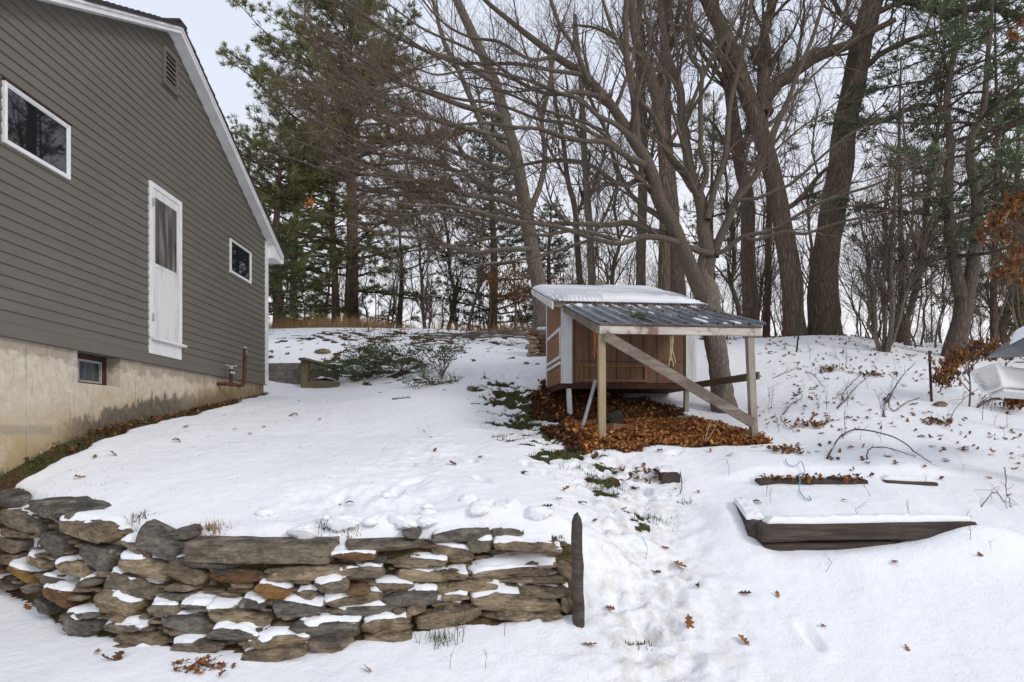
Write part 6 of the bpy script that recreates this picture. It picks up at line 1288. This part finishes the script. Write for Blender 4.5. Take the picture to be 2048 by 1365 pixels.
# ================================================================== right hand side: posts, trough, russet oak, far house
def right_side():
    rng = np.random.RandomState(431)
    def ipost(p0, p1, Y, mat, lab, nm):
        a, b = at(*p0, Y), at(*p1, Y); a[2] = gz(a[0], a[1]) - .1; d = b - a; mb = MB(); mb.bar(a, b, .035, .006, (0, 1, 0)); mb.bar(a + np.array([0, .018, 0]), b + np.array([0, .018, 0]), .006, .03, (0, 1, 0))
        for k in range(9): q = a + d * (.15 + .09 * k); mb.bar(q + np.array([0, -.01, -.006]), q + np.array([0, -.01, .006]), .02, .012, (0, 1, 0))
        tag(mb.build(nm, M[mat], loc=a), lab, 'post')
    ipost((1864, 808), (1859, 702), 9.7, 'redpost', 'dark red steel fence post leaning slightly on the right slope', 'fence_post')
    ipost((1592, 729), (1600, 640), 13.2, 'greenpost', 'dark green steel stake in front of the leaning oak', 'fence_post')
    # play tower: trough and canopy reaching in from the right
    T = thing('play_tower', 'white plastic trough under a snow topped grey canopy at the right edge', 'play tower', (5.75, 6.4, gz(5.75, 6.4)))
    A = lambda x, y, Y: at(x, y, Y)
    f = dict(tl=A(1936, 744, 6.45), tr=A(1993, 724, 6.0), br=A(2007, 777, 6.0), bl=A(1966, 788, 6.35)); ax = np.array([1.5, .75, -.03]); mb = MB()
    def lerp(a, b, t): return a + (b - a) * t
    m = 48; th = np.linspace(0, 2 * np.pi, m + 1)[:-1]; q = (np.abs(np.cos(th)) ** 7 + np.abs(np.sin(th)) ** 7) ** (-1 / 7); su, sv = np.cos(th) * q, np.sin(th) * q
    def ring(sc, t, dz=0):
        u, v = (su * sc + 1) / 2, (sv * sc + 1) / 2; return (f['bl'] * ((1 - u) * (1 - v))[:, None] + f['br'] * (u * (1 - v))[:, None] + f['tr'] * (u * v)[:, None] + f['tl'] * ((1 - u) * v)[:, None]) + ax * t + np.array([0, 0, dz])
    R = [ring(.02, .035), ring(.70, .035), ring(.745, .03), ring(.77, .012), ring(.80, .0), ring(.95, -.002), ring(.99, .004), ring(1., .015), ring(1., .055), ring(.985, .064), ring(.93, .066), ring(.915, .075), ring(.90, .4), ring(.88, .98), ring(.80, 1.0), ring(.02, 1.0)]
    k = len(R); jj = np.arange(m); j2 = (jj + 1) % m; mb.add(np.concatenate(R), np.concatenate([np.stack([r * m + jj, r * m + j2, (r + 1) * m + j2, (r + 1) * m + jj], 1) for r in range(k - 1)])); mb.build('trough', M['plastic'], T, smooth=True)
    mb = MB(); mb.bar(lerp(f['bl'], f['tl'], .52) + np.array([-.02, .0, 0]), lerp(f['bl'], f['tl'], .46) + np.array([.06, -.09, -.02]), .05, .012); mb.build('lip', M['plastic'], T, bevel=.004)
    mb = MB(); b0 = f['br'] + np.array([.1, .05, -.012]); mb.hexa([f['bl'] + np.array([.06, .0, -.03]), f['br'] + np.array([.0, 0, -.03]), f['br'] + ax + np.array([.1, .05, -.03]), f['bl'] + ax + np.array([.1, .05, -.03]), f['bl'] + np.array([.06, .0, -.005]), f['br'] + np.array([.0, 0, -.005]), f['br'] + ax + np.array([.1, .05, -.005]), f['bl'] + ax + np.array([.1, .05, -.005])]); mb.build('tray', M['plasticg'], T)
    c0, c1, c2 = A(2019, 691, 6.1), A(2056, 672, 5.9), A(2056, 706, 5.85); k = np.array([.45, .9, .0]); e = np.array([1.3, .1, .5]); mb = MB()
    mb.hexa([c0 + np.array([.02, 0, -.006]), c2, c2 + e * np.array([1, 1, .0]) , c0 + k + np.array([0, 0, -.02]), c0, c1, c1 + e, c0 + k + np.array([.3, 0, .2])]); mb.build('canopy', M['greypl'], T)
    nx, ny = 22, 22; u, v = np.meshgrid(np.linspace(0, 1, nx), np.linspace(0, 1, ny)); p00, p10, p01, p11 = c0, c1, c0 + k + np.array([.3, 0, .2]), c1 + e
    B = (p00 * (1 - u)[..., None] + p10 * u[..., None]) * (1 - v)[..., None] + (p01 * (1 - u)[..., None] + p11 * u[..., None]) * v[..., None]; th = .11 * np.clip(np.minimum(v, 1 - v) / .10, 0, 1) ** .5 * np.clip(u / .2 + .15, 0, 1) ; B[..., 2] += th + .003; i = (np.arange(ny - 1) * nx)[:, None] + np.arange(nx - 1)[None]
    mb = MB(); mb.add(B.reshape(-1, 3), np.stack([i, i + 1, i + nx + 1, i + nx], -1).reshape(-1, 4)); mb.build('canopy_snow', M['snow'], T, smooth=True)
    mb = MB(); mb.box((5.7, 6.35, gz(5.75, 6.4) - .2), (5.8, 6.45, 1.3)); mb.build('tower_post', M['greentimber'], T); mb = MB(); mb.box((5.35, 6.3, .92), (6.2, 6.349, 1.02)); mb.build('crossbar', M['greentimber'], T)
    # russet leaved oaks
    def russet(px, py, Y, h, ctrs, lab, seed, ls, nl, trk=.02, name='russet_oak'):
        rs = np.random.RandomState(seed); x = (px - CX) / F * Y; c = np.array([x, Y, gz(x, Y)]); T = thing(name, lab, 'tree', c); K = 10; tr = np.stack([c + np.array([.02 * math.sin(t * 6), 0, h * t - .1 * (t == 0)]) for t in np.linspace(0, 1, K)]); R = np.linspace(trk, trk * .3, K)
        mb = MB(); add_tubes(mb, tr[None], R[None], 6); mb.build('trunk', M['bark_mid'], T, smooth=True); br = []; C = []
        for (qx, qy, r, w) in ctrs:
            e = at(qx, qy, Y + rs.normal(0, .25)); s = tr[min(K - 1, int(np.argmin(np.abs(tr[:, 2] - (e[2] - .25)))))]
            br.append(smooth_path(np.array([s, (s + e) / 2 + np.array([0, 0, .12]), e]), 9)); m = int(nl * w); C.append(e + rs.normal(0, 1, (m, 3)) * r * np.array([1, .8, .8]) / F * Y)
        B = np.stack(br); RB = np.tile(np.linspace(.010, .004, 9), (len(br), 1)); mb = MB(); add_tubes(mb, B, RB, 4); P2, R2 = spawn(B, RB, len(br) * 14, .1, .45, rs, ang=(25, 60), K=5, rmin=.0025, t0=.35); add_tubes(mb, P2, R2, 3); mb.build('branches', M['twig'], T)
        mb = MB(); C = np.concatenate(C); leaves(mb, C, rs, ls, .6, 0, -1.2); mb.build('foliage', M['leaf'], T)
    russet(1030, 680, 17, 2.3, [(1005,560,16,1.2),(1030,550,16,1.2),(1052,575,14,1),(1010,585,14,1),(1035,600,18,1.2),(985,555,9,.5),(1060,545,10,.6),(1025,530,8,.4)], 'small beech holding orange leaves left of the coop roof', 441, (.05, .085), 190, .04, 'russet_beech')
    russet(1128, 690, 18, 2.4, [(1110,568,9,.5),(1125,562,9,.5),(1150,570,9,.5),(1165,572,7,.3)], 'wisp of orange leaves showing just above the left of the coop roof', 442, (.05, .08), 130, .03, 'russet_beech')
    russet(1938, 800, 9.6, 1.0, [(1893,745,13,1.),(1900,725,12,1.),(1885,760,10,.7),(1915,715,12,.8),(1935,705,12,.8),(1960,700,13,.9),(1985,702,13,.9),(2010,702,12,.9),(2035,702,12,.9),(1960,690,8,.4),(2025,690,9,.5),(1995,810,8,.5),(2020,803,9,.8),(2045,798,10,.9)], 'low russet leaved oak bush hanging behind the white trough', 443, (.06, .11), 95, .016, 'oak_bush')
    russet(2130, 800, 8.2, 4.2, [(2030,402,11,.5),(2045,395,9,.5),(2020,430,10,.5),(2000,440,8,.35),(1978,438,8,.35),(1962,465,8,.35),(2010,470,9,.4),(2045,440,10,.5),(2030,520,11,.5),(2015,540,10,.5),(2040,500,9,.4),(2000,545,7,.25),(2050,560,9,.4),(2035,70,8,.3),(2050,40,8,.3)], 'russet leaved oak reaching in at the right edge above the trough', 444, (.08, .14), 60, .05, 'oak_tree')
    c = at(620, 408, 11); mb = MB(); leaves(mb, c + rng.normal(0, .035, (26, 3)), rng, (.08, .13), .8, 0, -1.2); mb.tube([c, c + np.array([.03, .05, .25])], .003, 4); tag(mb.build('leaf_clump', M['leafgold'], loc=c), 'withered orange leaf clump hanging in twigs before the pines', 'leaf clump')
    c = at(1517, 113, 15.05); mb = MB(); mb.add(rock(.36, .34, .5, 9, .95, .3) + c, CS_F); P = c + rng.normal(0, .09, (260, 1, 3)) + np.cumsum(rng.normal(0, .06, (260, 4, 3)), 1); add_tubes(mb, P, np.full((260, 4), .004), 3); tag(mb.build('nest', M['twigdark'], smooth=False, loc=c), 'big twiggy squirrel nest high on the leaning oak', 'nest')
    # house beyond the bank
    Y = 34; x0, x1 = at(1775, 0, Y)[0], at(2030, 0, Y)[0]; g = 2.2; zt = (HY - 703) / F * Y; T = thing('far_house', 'low cream house half hidden beyond the bank at the right', 'house', (x0 + 3, Y + 3, g))
    mb = MB(); mb.box((x0, Y, g - .5), (x1, Y + 6, zt)); mb.build('wall', M['cream'], T)
    mb = MB(); xm = Y + 3; mb.add([(x0 - .3, Y - .4, zt), (x1 + .3, Y - .4, zt), (x1 + .3, xm, zt + 1.1), (x0 - .3, xm, zt + 1.1), (x0 - .3, Y + 6.4, zt), (x1 + .3, Y + 6.4, zt)], [(0, 1, 2, 3), (3, 2, 5, 4)]); mb.build('roof', M['snow'], T)
    xw = at(1880, 0, Y)[0]; mb = MB(); mb.box((xw - .5, Y - .05, zt - .95), (xw + .35, Y - .002, zt - .25)); w = mb.build('window', M['trimwhite'], T); mb = MB(); mb.box((xw - .43, Y - .06, zt - .88), (xw + .28, Y - .051, zt - .32)); mb.build('pane', M['glass'], w)
right_side()
# ================================================================== camera, sky, sun
def setup():
    cam = bpy.data.cameras.new('camera'); co = bpy.data.objects.new('camera', cam); COL.objects.link(co)
    co.location = (0, 0, 0); co.rotation_euler = (math.pi / 2, 0, 0)
    cam.sensor_width = 36; cam.lens = F / 2048 * 36; cam.shift_y = (HY - 682.5) / 2048; cam.clip_end = 2000; cam.clip_start = .05
    SC.camera = co
    w = bpy.data.worlds.new('World'); SC.world = w; w.use_nodes = True
    t = NT('', w.node_tree)
    el, az = math.radians(32), math.radians(-52)          # sun behind the camera to the right, veiled by cloud
    sky = t.n('TexSky', sky_type='NISHITA', sun_disc=False, sun_elevation=el, sun_rotation=math.radians(180 - 52), air_density=1.2, dust_density=3)
    d = t.n('TexCoord').outputs['Generated']; z = t.n('SeparateXYZ', ins={'Vector': d}).outputs[2]
    cl = t.noise(t.n('Mapping', ins={'Vector': d, 'Scale': (1, 1, 2.5)}).outputs[0], 1.8, 5)
    zz = t.math('ADD', z, t.math('MULTIPLY', t.math('SUBTRACT', cl, .5), .35))
    cloud = t.ramp(zz, (.0, (.90, .86, .86)), (.22, (.86, .86, .90)), (.5, (.70, .75, .87)), (.9, (.70, .74, .84)))
    b1 = t.n('Background', ins={'Color': sky.outputs[0], 'Strength': .05}); b2 = t.n('Background', ins={'Color': cloud, 'Strength': .97})
    mx = t.n('MixShader', ins={0: .92}); t.t.links.new(b1.outputs[0], mx.inputs[1]); t.t.links.new(b2.outputs[0], mx.inputs[2])
    o = t.n('OutputWorld'); t.t.links.new(mx.outputs[0], o.inputs[0])
    s = bpy.data.lights.new('sun', 'SUN'); s.energy = 1.0; s.angle = math.radians(14); s.color = (1, .945, .87)
    so = bpy.data.objects.new('sun', s); COL.objects.link(so); so.location = (0, 0, 30)
    dirv = Vector((math.sin(math.radians(128)) * math.cos(el), math.cos(math.radians(128)) * math.cos(el), math.sin(el)))
    so.rotation_euler = dirv.to_track_quat('Z', 'Y').to_euler()
    SC.view_settings.view_transform = 'Standard'; SC.view_settings.look = 'None'; SC.view_settings.exposure = .30; SC.view_settings.gamma = 1
    SC.cycles.max_bounces = 6; SC.cycles.diffuse_bounces = 3; SC.cycles.glossy_bounces = 2; SC.cycles.use_denoising = True
    SC.render.film_transparent = False
setup()
